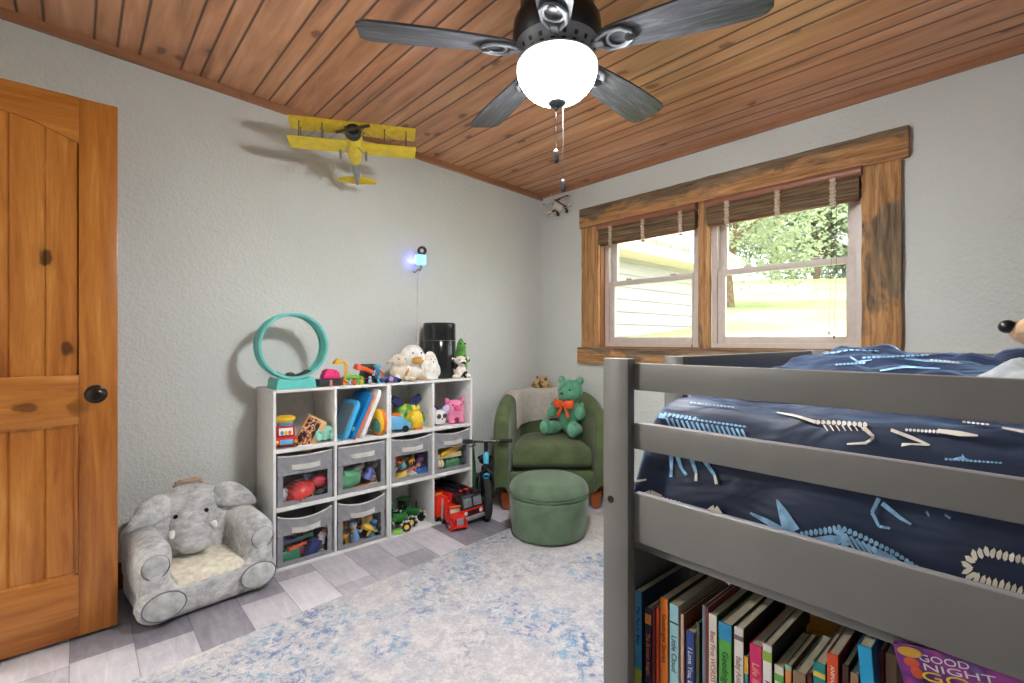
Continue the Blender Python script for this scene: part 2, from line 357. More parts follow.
# ------------------------------------------------------------------ door, swung open parallel to the left wall
DC = [(104, 52, 18), (158, 92, 34), (186, 120, 52), (210, 152, 82)]
DV = wood('alder_upright', DC, 2, .8, .85, .3); DH = wood('alder_across', DC, 1, .8, .7, .3)
door = bpy.data.objects.new('door_1', None); COL.objects.link(door); door['kind'] = 'structure'
xf, xb = -2.53, -2.568; y0, y1 = -.69, .124; zb0, zt = .014, 2.109; yi0, yi1 = y0+.118, y1-.118
obj('stile', G().b2((xb, yi1, zb0), (xf, y1, zt), bev=.003), DV, door)
obj('stile', G().b2((xb, y0, zb0), (xf, yi0, zt), bev=.003), DV, door)
obj('bottom_rail', G().b2((xb, yi0, zb0), (xf, yi1, .253), bev=.003), DH, door)
obj('lock_rail', G().b2((xb, yi0, .84), (xf, yi1, 1.03), bev=.003), DH, door)
arc = [(yi0+(yi1-yi0)*i/24, 1.93+.075*(1-((i/12)-1)**2)) for i in range(25)]
obj('top_rail', G().prism(arc+[(yi1, zt), (yi0, zt)], (xb, 0, 0), (0, 1, 0), (0, 0, 1), xf-xb), DH, door)
for z0, z1 in ((.25, .845), (1.025, 2.02)):
    g = G(); n = 6; w = (yi1-yi0)/n
    for i in range(n):
        a = yi0+w*i; g.prism([(a, 0), (a+.006, .006), (a+w-.006, .006), (a+w, 0), (a+w, -.012), (a, -.012)], (xf-.016, 0, z0), (0, 1, 0), (1, 0, 0), -(z1-z0))
    o = obj('panel', g, DV, door, smooth=0)
    if z0 < 1:
        g = G()
        for a, b in (((yi0, z0), (yi1, z0+.014)), ((yi0, z1-.014), (yi1, z1)), ((yi0, z0), (yi0+.014, z1)), ((yi1-.014, z0), (yi1, z1))): g.b2((xf-.012, a[0], a[1]), (xf-.003, b[0], b[1]), bev=.003)
        obj('moulding', g, DV, o)
BRONZE = pm((46, 38, 32), .35, .7, .1)
kn = obj('door_knob', G().lathe([(0, 0), (.012, 0), (.011, .03), (.018, .036), (.029, .046), (.03, .056), (.022, .064), (.012, .066), (.011, .064), (0, .064)], (xf+.006, .056, .952), 24, (1, 0, 0)), BRONZE, door)
obj('rosette', G().lathe([(0, 0), (.036, 0), (.036, .004), (.028, .008), (.014, .009), (0, .009)], (xf-.001, .056, .952), 28, (1, 0, 0)), BRONZE, kn)
for z in (.25, 1.05, 1.9): obj('hinge', G().cyl((xf+.004, y0-.006, z-.045), (xf+.004, y0-.006, z+.045), .007), BRONZE, door)

# ------------------------------------------------------------------ rolled woven blinds
def blind(x0, x1, tapes, label, cords):
    b = thing('window_blind', label, 'blind', ((x0+x1)/2, YW-.01, 1.87), group='rolled woven blinds')
    W2 = (x1-x0)/2
    g = G(); g.tube([(-W2, -.025, .142), (W2, -.025, .142)], .024, 16); g.b2((-W2, -.028, .135), (W2, .0, .168), bev=.004)
    obj('headrail', g, wood('cherry_rail', [(112, 70, 52), (144, 94, 72), (162, 112, 88)], 0, 1, 0, .35), b)
    s = N('woven_reed'); v = s.coord(); sp = s.new('ShaderNodeSeparateXYZ'); s.set(sp.inputs[0], v)
    wv = s.math('SINE', s.math('MULTIPLY', sp.outputs[2], 700)); nz = s.noise(s.mapping(v, (.05, 1, 1)), 120, 3)
    c = s.ramp(nz, [(.3, (84, 64, 46)), (.55, (124, 100, 72)), (.75, (150, 126, 94))]); s.bump(wv, .5, .003)
    RE = s.fin(c, .8)
    g = G()
    for i, (yy, zz, r) in enumerate(((-.012, .1, .022), (-.012, .066, .026), (-.012, .03, .026), (.008, .08, .018))): g.lathe([(0, 0), (r, 0), (r, 2*W2-.024), (0, 2*W2-.024)], (-W2+.012, yy, zz), 14, (1, 0, 0))
    obj('rolled_shade', g, RE, b)
    g = G(); g.box((0, -.012, .002), (2*W2-.03, .02, .012), bev=.004); obj('bottom_rail', g, wood('cherry_slat', [(104, 52, 36), (140, 76, 54)], 0, 1, 0, .35), b)
    for i, px in enumerate(tapes):
        xx = onY(px, 230, YW-.045).x-(x0+x1)/2
        g = G(); g.tube([(xx, -.012, .145), (xx-.002, -.04, .12), (xx+.001, -.045, .06), (xx-.001, -.04, .015), (xx, -.02, -.012), (xx, .004, -.004)], .004, 6)
        g2 = G()
        for j in range(7):
            z = .12-.02*j; g2.sph((xx+.002*math.sin(j*2.3), -.042, z), (.016, .006, .0125), seg=10)
        g2.sph((xx, -.036, -.022), (.015, .009, .008), seg=10)
        obj('tie_tape', g2, plush((190, 172, 150), .3, 90), b); g.bm.free()
    for px, pyb in cords:
        p = onY(px, pyb, YW-.05); q = onY(px+2.5, 215, YW-.05)
        g = G(); g.tube([(q.x-(x0+x1)/2, -.04, .1), ((p.x+q.x)/2-(x0+x1)/2+.004, -.04, (p.z-1.87)*.5), (p.x-(x0+x1)/2, -.04, p.z-1.87)], .0012, 5)
        g.sph((p.x-(x0+x1)/2, -.04, p.z-1.87), (.005, .005, .011), seg=8); obj('pull_cord', g, pm((120, 104, 88), .8), b)
    return b
blind(-2.288, -1.506, (610.6, 643, 680.6), 'rolled brown woven blind above the left sash, siding behind it', ((692, 346),))
blind(-1.450, -.640, (727, 777.6, 833), 'wider rolled brown woven blind above the right sash, lawn behind it', ((829, 333), (834, 337)))
# ================================================================== ceiling fan with its lamp
FX, FY, FZ, FS = -1.127, 1.214, 2.135, .93
fan = thing('ceiling_fan', 'dark five-blade ceiling fan with lit white glass bowl on the pine ceiling', 'ceiling fan', (FX, FY, FZ), scale=FS)
cz = (ceil_z(FY)-FZ)/FS
STEEL = pm((70, 72, 76), .3, .8, .04); SILVER = pm((134, 137, 143), .5, .2, .03); CHARC = pm((52, 52, 56), .35, .6, .05)
g = G(); g.lathe([(0, cz+.01), (.125, cz+.01), (.13, cz-.02), (.135, .15), (.158, .11), (.162, .06), (.15, .03), (.142, .02), (0, .02)], (0, 0, 0), 40); obj('motor_housing', g, CHARC, fan)
g = G(); g.lathe([(.142, .03), (.15, .03), (.128, -.008), (.098, -.022), (.0, -.022)], (0, 0, 0), 40, mi=0)
for i in range(20):
    a = 2*PI*i/20; g.box((.126*math.cos(a), .126*math.sin(a), .001), (.032, .016, .012), (0, -.9, a), .003, mi=1)
obj('vent_ring', g, [SILVER, CHARC], fan)
s = N('blade_underside'); v = s.coord(); w = s.mapping(v, (.1, 1, 1))
f = s.noise(w, 46, 5, .6, 1.2); c = s.ramp(f, [(.35, (62, 63, 67)), (.55, (86, 87, 92)), (.7, (112, 113, 118))]); s.bump(f, .1, .003); BLADE = s.fin(c, .55)
R = .70
for i, deg in enumerate((238, 164, 94, 22, 310)):
    a = math.radians(deg)
    n = 30; up = []; dn = []
    for j in range(n+1):
        u = j/n; x = .16+(R-.16)*u
        hw = .05+.034*math.sin(min(u/.8, 1)*PI/2)
        if u > .93: hw *= math.sqrt(max(0, 1-((u-.93)/.07)**2*.55))
        if u < .06: hw *= .75+.25*u/.06
        up.append((x, hw)); dn.append((x, -hw*.92))
    g = G(); g.prism(up+dn[::-1], (0, 0, .008), (1, 0, 0), (0, 1, 0), .008, bev=.0015)
    b = obj('blade', g, BLADE, fan, rot=(math.radians(-11), 0, 0)); b.rotation_mode = 'XYZ'
    b.matrix_local = Matrix.Rotation(a, 4, 'Z') @ Matrix.Rotation(math.radians(-11), 4, 'X')
    g = G(); g.torus((.225, 0, -.001), .036, .006, seg=28, flat=.7); g.box((.115, 0, .004), (.12, .026, .012), (0, .14, 0), .004); g.tube([(.15, -.018, 0), (.19, -.04, -.002), (.24, -.042, -.003), (.27, -.02, -.004), (.275, 0, -.004), (.27, .02, -.004), (.24, .042, -.003), (.19, .04, -.002), (.15, .018, 0)], .0065, 8)
    obj('blade_iron', g, SILVER, b)
    g = G(); g.cyl((.262, 0, -.012), (.262, 0, .003), .017, .014, 14, bev=.003); obj('screw_cap', g, CHARC, b)
s = N('lit_glass'); s.b.inputs['Base Color'].default_value = lin((240, 236, 226)); s.b.inputs['Emission Color'].default_value = (.98, .985, 1, 1); v = s.coord(); sp = s.new('ShaderNodeSeparateXYZ'); s.set(sp.inputs[0], v)
mr = s.new('ShaderNodeMapRange', interpolation_type='SMOOTHSTEP'); s.set(mr.inputs[0], sp.outputs[2]); mr.inputs[1].default_value = -.075; mr.inputs[2].default_value = -.14; mr.inputs[3].default_value = 2.2; mr.inputs[4].default_value = BOWL_POWER; s.set(s.b.inputs['Emission Strength'], mr.outputs[0])
BOWLM = s.fin(None, .3)
pr = [(.100, -.02), (.136, -.03), (.146, -.045), (.147, -.06)]+[(.147*math.cos(t_)**.8, -.06-.114*math.sin(t_)**1.25) for t_ in [PI/2*i/16 for i in range(1, 16)]]+[(0, -.174)]
obj('lamp_bowl', G().lathe(pr, (0, 0, 0), 48), BOWLM, fan)
obj('light_collar', G().lathe([(0, -.012), (.1, -.012), (.138, -.024), (.138, -.03), (.1, -.034), (0, -.034)], (0, 0, 0), 40), SILVER, fan)
obj('finial', G().lathe([(0, -.17), (.034, -.172), (.035, -.178), (.026, -.188), (.01, -.194), (.007, -.202), (0, -.206)], (0, 0, 0), 24), STEEL, fan)
for px, y0_, y1_, (dx, dy) in ((556, 150, 163, (.02, .03)), (563, 180, 192, (-.03, .075))):
    P = Vector((FX+dx, FY+dy, 0)); dep = -.745*P.x+.667*P.y
    zt_ = (CAM_H+(340-y0_)/486*dep-FZ)/FS; zb_ = (CAM_H+(340-y1_)/486*dep-FZ)/FS
    t = (px-512)/486; x_ = None
    # put the chain where its fob is seen, at the same depth
    pos = Vector((.667*t*dep-.745*dep-FX, .745*t*dep+.667*dep-FY, 0))/FS
    g = G(); g.tube([(pos.x, pos.y, -.02), (pos.x, pos.y, zt_)], .0011, 6)
    ch = obj('pull_chain', g, STEEL, fan); obj('chain_fob', G().lathe([(0, zb_), (.007, zb_), (.011, zb_+.008), (.011, zt_-.006), (.004, zt_+.002), (0, zt_+.002)], (pos.x, pos.y, 0), 12), pm((40, 34, 32), .4), ch)

# ================================================================== rug
s = N('rug_pile'); v = s.coord(); sp = s.new('ShaderNodeSeparateXYZ'); s.set(sp.inputs[0], v)
far = s.math('DIVIDE', s.math('SUBTRACT', sp.outputs[1], .55), 1.4)
n1 = s.noise(v, 3.2, 5, .62, .4); n2 = s.noise(v, 17, 6, .72, .5); n3 = s.noise(v, 75, 5, .75); n4 = s.noise(s.mapping(v, loc=(5, 3, 1)), 2.4, 3, .5)
base = s.mix(s.ramp(s.math('ADD', far, s.math('MULTIPLY', s.math('SUBTRACT', n1, .5), 1.4)), [(.2, (0, 0, 0)), (.9, (255, 255, 255))]), lin((170, 167, 172)), lin((212, 198, 172)))
base = s.mix(s.math('MULTIPLY', s.ramp(n2, [(.42, (0, 0, 0)), (.6, (255, 255, 255))]), .75), base, lin((206, 201, 196)))
base = s.mix(s.math('MULTIPLY', s.ramp(n3, [(.46, (0, 0, 0)), (.62, (255, 255, 255))]), .5), base, lin((146, 146, 156)))
bl = s.math('MULTIPLY', s.ramp(n4, [(.5, (0, 0, 0)), (.6, (255, 255, 255))]), s.ramp(s.noise(s.mapping(v, loc=(9, 1, 4)), 30, 6, .8, .3), [(.5, (0, 0, 0)), (.57, (255, 255, 255))]))
blc = s.mix(s.ramp(s.noise(v, 9, 2), [(.4, (0, 0, 0)), (.6, (255, 255, 255))]), lin((50, 92, 150)), lin((98, 146, 176)))
c = s.mix(s.math('MULTIPLY', bl, .9), base, blc)
n5 = s.noise(s.mapping(v, loc=(2, 7, 3)), 2.9, 3, .5)
dk = s.math('MULTIPLY', s.ramp(n5, [(.5, (0, 0, 0)), (.62, (255, 255, 255))]), s.ramp(s.noise(s.mapping(v, loc=(1, 5, 8)), 30, 5, .75, .3), [(.53, (0, 0, 0)), (.6, (255, 255, 255))]))
c = s.mix(s.math('MULTIPLY', dk, .6), c, lin((92, 104, 116)))
s.bump(s.noise(v, 220, 3), .6, .008)
RUG = s.fin(c, .95, Sheen_Weight=.2)
g = G(); g.box((0, 0, .005), (2.44, 2.9, .01), bev=.004)
tag(obj('rug', g, RUG, loc=(-.95, 1.19, .0005), rot=math.radians(4.4)), 'distressed cream and blue area rug on the grey plank floor', 'rug')

# ================================================================== green velvet armchair in the corner
VELVET = pm((80, 94, 58), .8, 0, .12, .12, 90, 9, Sheen_Weight=.22, Sheen_Roughness=.4)
f_ = Vector((.76, -.645, 0)).normalized(); CH = Vector((-2.92, 2.95, 0))+f_*.495
rot_c = math.atan2(f_.y, f_.x)+PI/2        # local -y faces out of the corner
ch = thing('armchair', 'olive green velvet barrel armchair with wooden feet in the corner', 'armchair', CH, rot_c)
def ushape(hw, rb, yf, n=40):
    # centreline of the tub wall from the front right round the back to the front left
    pts = []
    L1 = yf
    for i in range(n+1):
        u = i/n
        if u < .3: t_ = u/.3; pts.append((hw+(rb-hw)*t_**1.5, -yf*(1-t_), 0))
        elif u > .7: t_ = (1-u)/.3; pts.append((-(hw+(rb-hw)*t_**1.5), -yf*(1-t_), 0))
        else:
            a = PI*(u-.3)/.4; pts.append((rb*math.cos(a), rb*math.sin(a)*.92, 0))
    return [Vector(p) for p in pts]
cl = ushape(.345, .262, .34)
def tub(u, w):
    i = u*40; j = min(int(i), 39); p = cl[j].lerp(cl[j+1], i-j); d = (cl[j+1]-cl[j]).normalized(); nr = Vector((d.y, -d.x, 0))
    b = abs(u-.5)*2
    H = .78-.15*max(0, (b-.38)/.62)**2 if b > .38 else .78
    th = .052; z0 = .125
    if w < .38: t_ = w/.38; return p-nr*(-th)+Vector((0, 0, z0+(H-th-z0)*t_))
    if w < .62:
        a = PI*(w-.38)/.24; return p+nr*(th*math.cos(a))+Vector((0, 0, H-th+th*math.sin(a)))
    t_ = (w-.62)/.38; return p-nr*th+Vector((0, 0, H-th-(H-th-z0)*t_))
g = G(); g.surf(tub, 60, 40)
for u in (0, 1):
    ring = [tub(u, j/40) for j in range(41)]; fwd = Vector((0, -1, 0)); cen = sum(ring, Vector())/41
    prev = ring
    for st, (sc_, of) in enumerate(((.93, .012), (.8, .02), (.5, .024))):
        nx = [Vector((cen.x+(q.x-cen.x)*sc_, q.y, cen.z+(q.z-cen.z)*(1-(1-sc_)*.35)))+fwd*of for q in ring]
        for j in range(40): g.face([prev[j], prev[j+1], nx[j+1], nx[j]])
        prev = nx
    g.face(prev)
bmesh.ops.remove_doubles(g.bm, verts=list(g.bm.verts), dist=.0004)
obj('tub_back', g, VELVET, ch, smooth=60)
def usolid(scale_, yf, z0, z1, bev, crown=0):
    pl = [(p.x*scale_, p.y*scale_ if p.y > 0 else p.y) for p in ushape(.335, .262, yf)]
    g = G(); n = 12; cx = sum(p[0] for p in pl)/len(pl); cy = sum(p[1] for p in pl)/len(pl)
    def lay(ins, z): return [Vector((p[0]*(1-ins), cy+(p[1]-cy)*(1-ins), z)) for p in pl]
    prof = [(.12, z0), (.03, z0+bev*.25), (0, z0+bev), (0, z1-bev), (.03, z1-bev*.3), (.1, z1), (.4, z1+crown*.7), (.75, z1+crown)]
    L = [lay(*q) for q in prof]; m = len(pl)
    for A, B in zip(L, L[1:]):
        for i in range(m): g.face([A[i], A[(i+1) % m], B[(i+1) % m], B[i]])
    g.face(L[0][::-1]); g.face(L[-1]); bmesh.ops.remove_doubles(g.bm, verts=list(g.bm.verts), dist=.0003); return g
obj('seat_base', usolid(.86, .335, .11, .275, .012), VELVET, ch, smooth=60)
g = usolid(.835, .365, .295, .445, .045, .022)
for v_ in g.bm.verts: v_.co.x *= .96
obj('seat_cushion', g, VELVET, ch, smooth=60)
FOOT = wood('chair_foot', [(130, 58, 28), (164, 80, 40), (180, 96, 52)], 2, 1, 0, .4)
for x, y in ((.31, -.3), (-.31, -.3), (.2, .15), (-.2, .15)):
    obj('leg', G().lathe([(0, .008), (.026, .008), (.028, .012), (.042, .128), (0, .128)], (x, y, 0), 4, (0, 0, 1)), FOOT, ch, smooth=0)
# cream throw folded over the back
def throw(u, w):
    # u across the back (left part), w from behind, over the top and down inside
    b = .43+.36*u; i = b*40; j = min(int(i), 39); p = cl[j].lerp(cl[j+1], i-j); d = (cl[j+1]-cl[j]).normalized(); nr = Vector((d.y, -d.x, 0))
    bb = abs(b-.5)*2; H = (.78-.15*max(0, (bb-.38)/.62)**2 if bb > .38 else .78); th = .052+.006
    wob = .004*math.sin(u*19+w*3)+.003*math.sin(u*41)
    if w < .15: return p+nr*(th+.003)+Vector((0, 0, H-.052-.06*(1-w/.15)))
    if w < .45: a = PI*(w-.15)/.3; return p+nr*((th+wob)*math.cos(a))+Vector((0, 0, H-.052+(th+wob)*math.sin(a)))
    t_ = (w-.45)/.55; return p-nr*(th+wob+.012*t_)+Vector((0, 0, H-.052-(.17+.03*math.sin(u*2.4))*t_))
g = G(); g.surf(throw, 40, 30)
bmesh.ops.solidify(g.bm, geom=list(g.bm.faces), thickness=.006)
tag(obj('throw_blanket', g, pm((246, 238, 228), .9, 0, .03, 0, 120, 30), loc=CH, rot=rot_c, smooth=60), 'cream throw blanket folded over the back of the green armchair', 'blanket')

# green teddy bear with an orange bow, seated on the chair's right side
Rv = Vector((.645, .76, 0)).normalized()
bp = CH+f_*.03+Rv*.172+Vector((0, 0, .466))
bear = thing('teddy_bear', 'green plush teddy bear with orange bow sitting on the armchair', 'teddy bear', bp, rot_c-.62, scale=1.1)
GP = plush((82, 148, 116), .5, 160); GP2 = plush((112, 172, 140), .5, 160)
g = G()
g.sph((0, .02, .115), (.098, .085, .125)); g.sph((0, -.005, .29), (.088, .08, .082)); g.sph((0, -.075, .272), (.05, .048, .042))
for sx in (-1, 1):
    g.sph((.07*sx, .005, .365), (.03, .02, .03)); g.sph((.1*sx, -.055, .155), (.034, .062, .04), (.5, 0, .35*sx)); g.sph((.105*sx, -.012, .18), (.038, .045, .048))
    g.sph((.085*sx, -.095, .05), (.045, .075, .045), (0, 0, .25*sx)); g.sph((.1*sx, -.155, .062), (.043, .03, .055))
soften(obj('body', g, GP, bear), .009, 5)
for sx in (-1, 1):
    obj('sole', G().sph((.101*sx, -.186, .064), (.03, .006, .04), seg=14), GP2, bear)
    obj('inner_ear', G().sph((.072*sx, -.015, .366), (.018, .006, .018), seg=12), GP2, bear)
    obj('eye', G().sph((.034*sx, -.079, .305), .007, seg=10), plastic((20, 18, 18), .2), bear)
obj('nose', G().sph((0, -.123, .284), (.013, .008, .009), seg=12), pm((40, 62, 50), .6), bear)
OR = pm((236, 92, 40), .7, 0, .05); g = G()
for sx in (-1, 1):
    g.sph((.036*sx, -.098, .212), (.036, .014, .028), (0, .25*sx, 0)); g.sph((.06*sx, -.098, .216), (.014, .018, .03))
    g.prism([(0, 0), (.03*sx, -.085), (.048*sx, -.07), (.012*sx, 0)], (.002*sx, -.1, .205), (1, 0, 0), (0, 0, 1), .006)
g.sph((0, -.105, .21), (.016, .014, .017))
obj('bow', g, OR, bear, smooth=50)
# tan plush behind the chair back
g = G(); p0 = onZ(544, 379, .845); p0 = Vector((-2.80, 2.83, .80))
g.sph((0, 0, 0), (.085, .07, .05)); g.sph((0, -.02, .035), (.05, .04, .034)); g.sph((.035, 0, .06), (.014, .008, .014)); g.sph((-.035, 0, .06), (.014, .008, .014))
s = N('mottled_tan'); v = s.coord(); c = s.ramp(s.noise(v, 34, 2), [(.42, (96, 72, 40)), (.5, (198, 168, 118)), (.7, (216, 190, 144))]); s.bump(s.noise(v, 140, 2), .4, .003); TANM = s.fin(c, .95)
o = obj('plush_toy', g, TANM, loc=p0, rot=rot_c); soften(o, .007, 3); tag(o, 'mottled tan plush toy perched behind the armchair back', 'plush toy')

# ================================================================== ottoman
OT = Vector((-2.028, 2.112, .011))
ot = thing('ottoman', 'round green velvet ottoman with lid on the rug before the armchair', 'ottoman', OT)
VEL2 = pm((82, 103, 80), .8, 0, .12, .12, 90, 9, Sheen_Weight=.3, Sheen_Roughness=.4)
def rnd(r0, z0, r1, z1, bt, bb, n=6):
    p = [(0, z0), (r0-bb, z0)]+[(r0-bb+bb*math.sin(PI/2*i/n), z0+bb-bb*math.cos(PI/2*i/n)) for i in range(1, n+1)]
    p += [(r1-bt+bt*math.cos(PI/2*i/n), z1-bt+bt*math.sin(PI/2*i/n)) for i in range(0, n+1)]+[(r1*.5, z1+.012), (0, z1+.016)]
    return p
obj('base', G().lathe(rnd(.222, .004, .238, .24, .012, .02), (0, 0, 0), 56), VEL2, ot)
obj('lid', G().lathe(rnd(.238, .252, .236, .33, .066, .015), (0, 0, 0), 56), VEL2, ot)
obj('piping', G().torus((0, 0, .25), .234, .005, seg=56), VEL2, ot)

# ================================================================== plush elephant chair
EL = Vector((-2.645, .42, 0)); rz_e = math.radians(6)
el = thing('elephant_chair', 'grey plush elephant child chair with cream seat beside the shelves', 'plush chair', EL, rz_e)
s = N('mottled_plush'); v = s.coord(); n1 = s.noise(v, 9, 4, .7, 1.2); n2 = s.noise(s.mapping(v, (1, .4, 1)), 60, 3, .6)
c = s.ramp(s.math('ADD', s.math('MULTIPLY', n1, .6), s.math('MULTIPLY', n2, .4)), [(.36, (150, 151, 154)), (.5, (190, 190, 190)), (.64, (220, 219, 216))])
s.bump(s.noise(v, 150, 3), .5, .004); EP = s.fin(c, .95, Sheen_Weight=.3)
EP2 = plush((186, 186, 186), .5, 150); ECR = plush((242, 228, 206), .5, 150)
g = G()
g.box((.0, 0, .078), (.42, .5, .145), bev=.035); g.box((-.135, 0, .25), (.13, .44, .36), (0, -.12, 0), bev=.06)
g.sph((-.145, 0, .35), (.075, .19, .12)); g.sph((-.15, 0, .425), (.06, .12, .045))
for sy in (-1, 1):
    g.box((.02, .205*sy, .2), (.38, .12, .2), bev=.05); g.sph((.15, .205*sy, .25), (.055, .07, .085)); g.cyl((-.16, .205*sy, .285), (.15, .2*sy, .275), .065, .065, 16)
    g.sph((.17, .19*sy, .085), (.06, .085, .085))
soften(obj('body', g, EP, el), .013, 5)
g = G(); g.box((.06, 0, .142), (.28, .27, .055), bev=.022); obj('seat', g, ECR, el)
g = G(); g.sph((-.08, -.016, .3), (.05, .085, .08)); g.sph((-.045, -.016, .25), (.055, .088, .062)); g.sph((-.02, -.01, .216), (.05, .07, .036))
soften(obj('trunk', g, EP, el), .009, 4)
for sy in (-1, 1):
    obj('eye', G().sph((-.066, .062*sy-.012, .35), .0105, seg=12), plastic((18, 16, 16), .2), el)
    obj('tusk', G().lathe([(0, 0), (.014, .004), (.013, .022), (.007, .036), (0, .04)], (-.036, .084*sy-.014, .298), 12, (.75, .1*sy, -.65)), plush((240, 236, 228), .2), el)
    A_, B_ = Vector((-.105, .085*sy, .425)), Vector((-.03, .265*sy, .345)); g = G(); m = 22; P = []
    dr = B_-A_; wd = Vector((0, -dr.z, dr.y)).normalized()*sy*(1 if True else -1)
    for side in (1, -1):
        for q in (range(0, 7) if side == 1 else range(5, -1, -1)):
            w = max(q/6, .002); row = []
            for i in range(m):
                a = 2*PI*i/m; l = .5+.5*w*math.cos(a); k_ = .047*w*math.sin(a)*(1.15-.55*math.cos(a))
                row.append(A_+dr*l+wd*k_+Vector((side*.016*math.sqrt(max(0, 1-w*w))+.02*math.sin(PI*l), 0, .01*math.sin(PI*l))))
            P.append(row)
    for A, B in zip(P, P[1:]):
        for i in range(m): g.face([A[i], A[(i+1) % m], B[(i+1) % m], B[i]])
    bmesh.ops.remove_doubles(g.bm, verts=list(g.bm.verts), dist=.0008)
    e_ = obj('ear', g, EP, el, smooth=70)
    obj('paw_pad', G().sph((.2, .205*sy, .245), (.014, .048, .05), (0, .2, 0), 18), EP2, el)
    obj('paw_seam', G().torus((.203, .205*sy, .245), .047, .003, (1, 0, 0), 28, 6), pm((120, 120, 122), .9), el)
    g = G(); g.sph((.222, .18*sy, .088), (.014, .078, .058), (0, 0, 0), 18); obj('foot_pad', g, EP2, el)
    g = G(); g.tube([(.226, .18*sy+.076*math.cos(2*PI*i/28), .088+.056*math.sin(2*PI*i/28)) for i in range(29)], .003, 6); obj('foot_seam', g, pm((120, 120, 122), .9), el)
g = G(); g.tube([(-.17, -.06, .462), (-.16, -.035, .488), (-.16, .035, .488), (-.17, .06, .462)], .008, 8); g.box((-.158, 0, .482), (.03, .11, .014), bev=.005); obj('handle', g, plush((178, 152, 126), .4), el)

# ================================================================== white cube storage units
WHITE = pm((226, 225, 222), .45, 0, .02); BOARD = pm((216, 214, 208), .6, 0, .03)
SX0, SX1 = -2.9, -2.598
def unit(ya, w, label):
    H = .912; t = .0135; u = thing('cube_storage_unit', label, 'storage unit', ((SX0+SX1)/2, ya+w/2, 0), group='white cube storage units')
    d = (SX1-SX0)/2; h = w/2
    obj('side_panel', G().b2((-d, -h, 0), (d, -h+t, H), bev=.0015), WHITE, u); obj('side_panel', G().b2((-d, h-t, 0), (d, h, H), bev=.0015), WHITE, u)
    obj('top', G().b2((-d, -h+t, H-t), (d, h-t, H), bev=.0015), WHITE, u); obj('bottom', G().b2((-d, -h+t, 0), (d, h-t, t), bev=.0015), WHITE, u)
    obj('divider', G().b2((-d, -t/2, t), (d, t/2, H-t), bev=.0015), WHITE, u)
    for z in (.298, .594):
        for a, b in ((-h+t, -t/2), (t/2, h-t)): obj('shelf', G().b2((-d, a, z), (d, b, z+.02), bev=.0015), WHITE, u)
    obj('back_panel', G().b2((-d-.004, -h+.002, .002), (-d, h-.002, H-.002)), BOARD, u)
    return u
unit(.729, .632, 'white six cube storage unit beside the elephant chair')
unit(1.3625, .608, 'white six cube storage unit beside the balance bike')
ZS = (.014, .3185, .6145, .9125)                   # heights things stand on: floor board, shelves, top
CY = (.8904, 1.1996, 1.518, 1.815)                  # centres of the four columns
TOPZ = ZS[3]

# grey fabric bins with clear fronts
FAB = pm((138, 138, 142), .9, 0, .06, .3, 160); TRM = pm((206, 202, 196), .8, 0, .04); LBL = pm((246, 243, 236), .8, 0, .05)
s = N('clear_vinyl'); tr = s.new('ShaderNodeBsdfTransparent'); tr.inputs[0].default_value = (.95, .95, .96, 1); gl = s.new('ShaderNodeBsdfGlossy'); gl.inputs['Roughness'].default_value = .12
mx = s.new('ShaderNodeMixShader'); mx.inputs[0].default_value = .04; s.t.links.new(tr.outputs[0], mx.inputs[1]); s.t.links.new(gl.outputs[0], mx.inputs[2]); s.t.links.new(mx.outputs[0], s.out.inputs[0]); CLEAR = s.m
def fabric_bin(col, row, label, sag, tilt=0):
    w, h, d = .276, .262, .265; b = thing('fabric_bin', label, 'storage bin', (-2.607, CY[col], ZS[row]), tilt, 'grey fabric bins with clear fronts')
    t = .004; hw = w/2
    g = G(); g.b2((-d, -hw, 0), (-t, -hw+t, h-.006), bev=.001); g.b2((-d, hw-t, 0), (-t, hw, h-.006), bev=.001); g.b2((-d, -hw, 0), (-d+t, hw, h-.004), bev=.001); g.b2((-d, -hw, 0), (-t, hw, t), bev=.001)
    obj('bin_body', g, FAB, b)
    zw0, zw1, yw = .026, .158, .113
    def top(y): return h-.004-sag*(1-(y/hw)**2)
    def bow(y, z): return .010*(1-(y/hw)**2)*math.sin(min(1, z/h*1.1)*PI)*.8
    def strip(ya, yb, za, zb, n=14, m=4):
        def fn(u, v_):
            y = ya+(yb-ya)*u; a = za(y) if callable(za) else za; c = zb(y) if callable(zb) else zb; z = a+(c-a)*v_
            return Vector((bow(y, z), y, z))
        return fn
    g = G(); g.surf(strip(-hw, hw, zw1, top), 16, 5); g.surf(strip(-hw, -yw, zw0, zw1), 4, 4); g.surf(strip(yw, hw, zw0, zw1), 4, 4); g.surf(strip(-hw, hw, .001, zw0), 16, 3)
    bmesh.ops.remove_doubles(g.bm, verts=list(g.bm.verts), dist=.0002)
    obj('front_panel', g, FAB, b, smooth=60)
    g = G(); g.surf(strip(-yw, yw, zw0, zw1), 10, 4); obj('clear_window', g, CLEAR, b, smooth=60)
    g = G(); g.tube([(bow(y, top(y)), y, top(y)) for y in [-hw+w*i/16 for i in range(17)]], .004, 6); obj('rim_binding', g, TRM, b)
    g = G()
    zc = lambda y: top(y)-.056
    g.surf(lambda u, v_: Vector((bow(-.072+.144*u, zc(0))+.004+.007*math.sin(u*PI), -.072+.144*u, zc(-.072+.144*u)-.013+.028*v_)), 14, 2)
    bmesh.ops.solidify(g.bm, geom=list(g.bm.faces), thickness=.002); obj('pull_strap', g, LBL, b, smooth=60)
    return b
BIN = {'ul': (0, 1), 'ur': (1, 1), 'll': (0, 0), 'lr': (1, 0), 'rl': (2, 1), 'rr': (3, 1)}
fabric_bin(0, 1, 'grey fabric bin holding a red ball, middle row beside the elephant', .010)
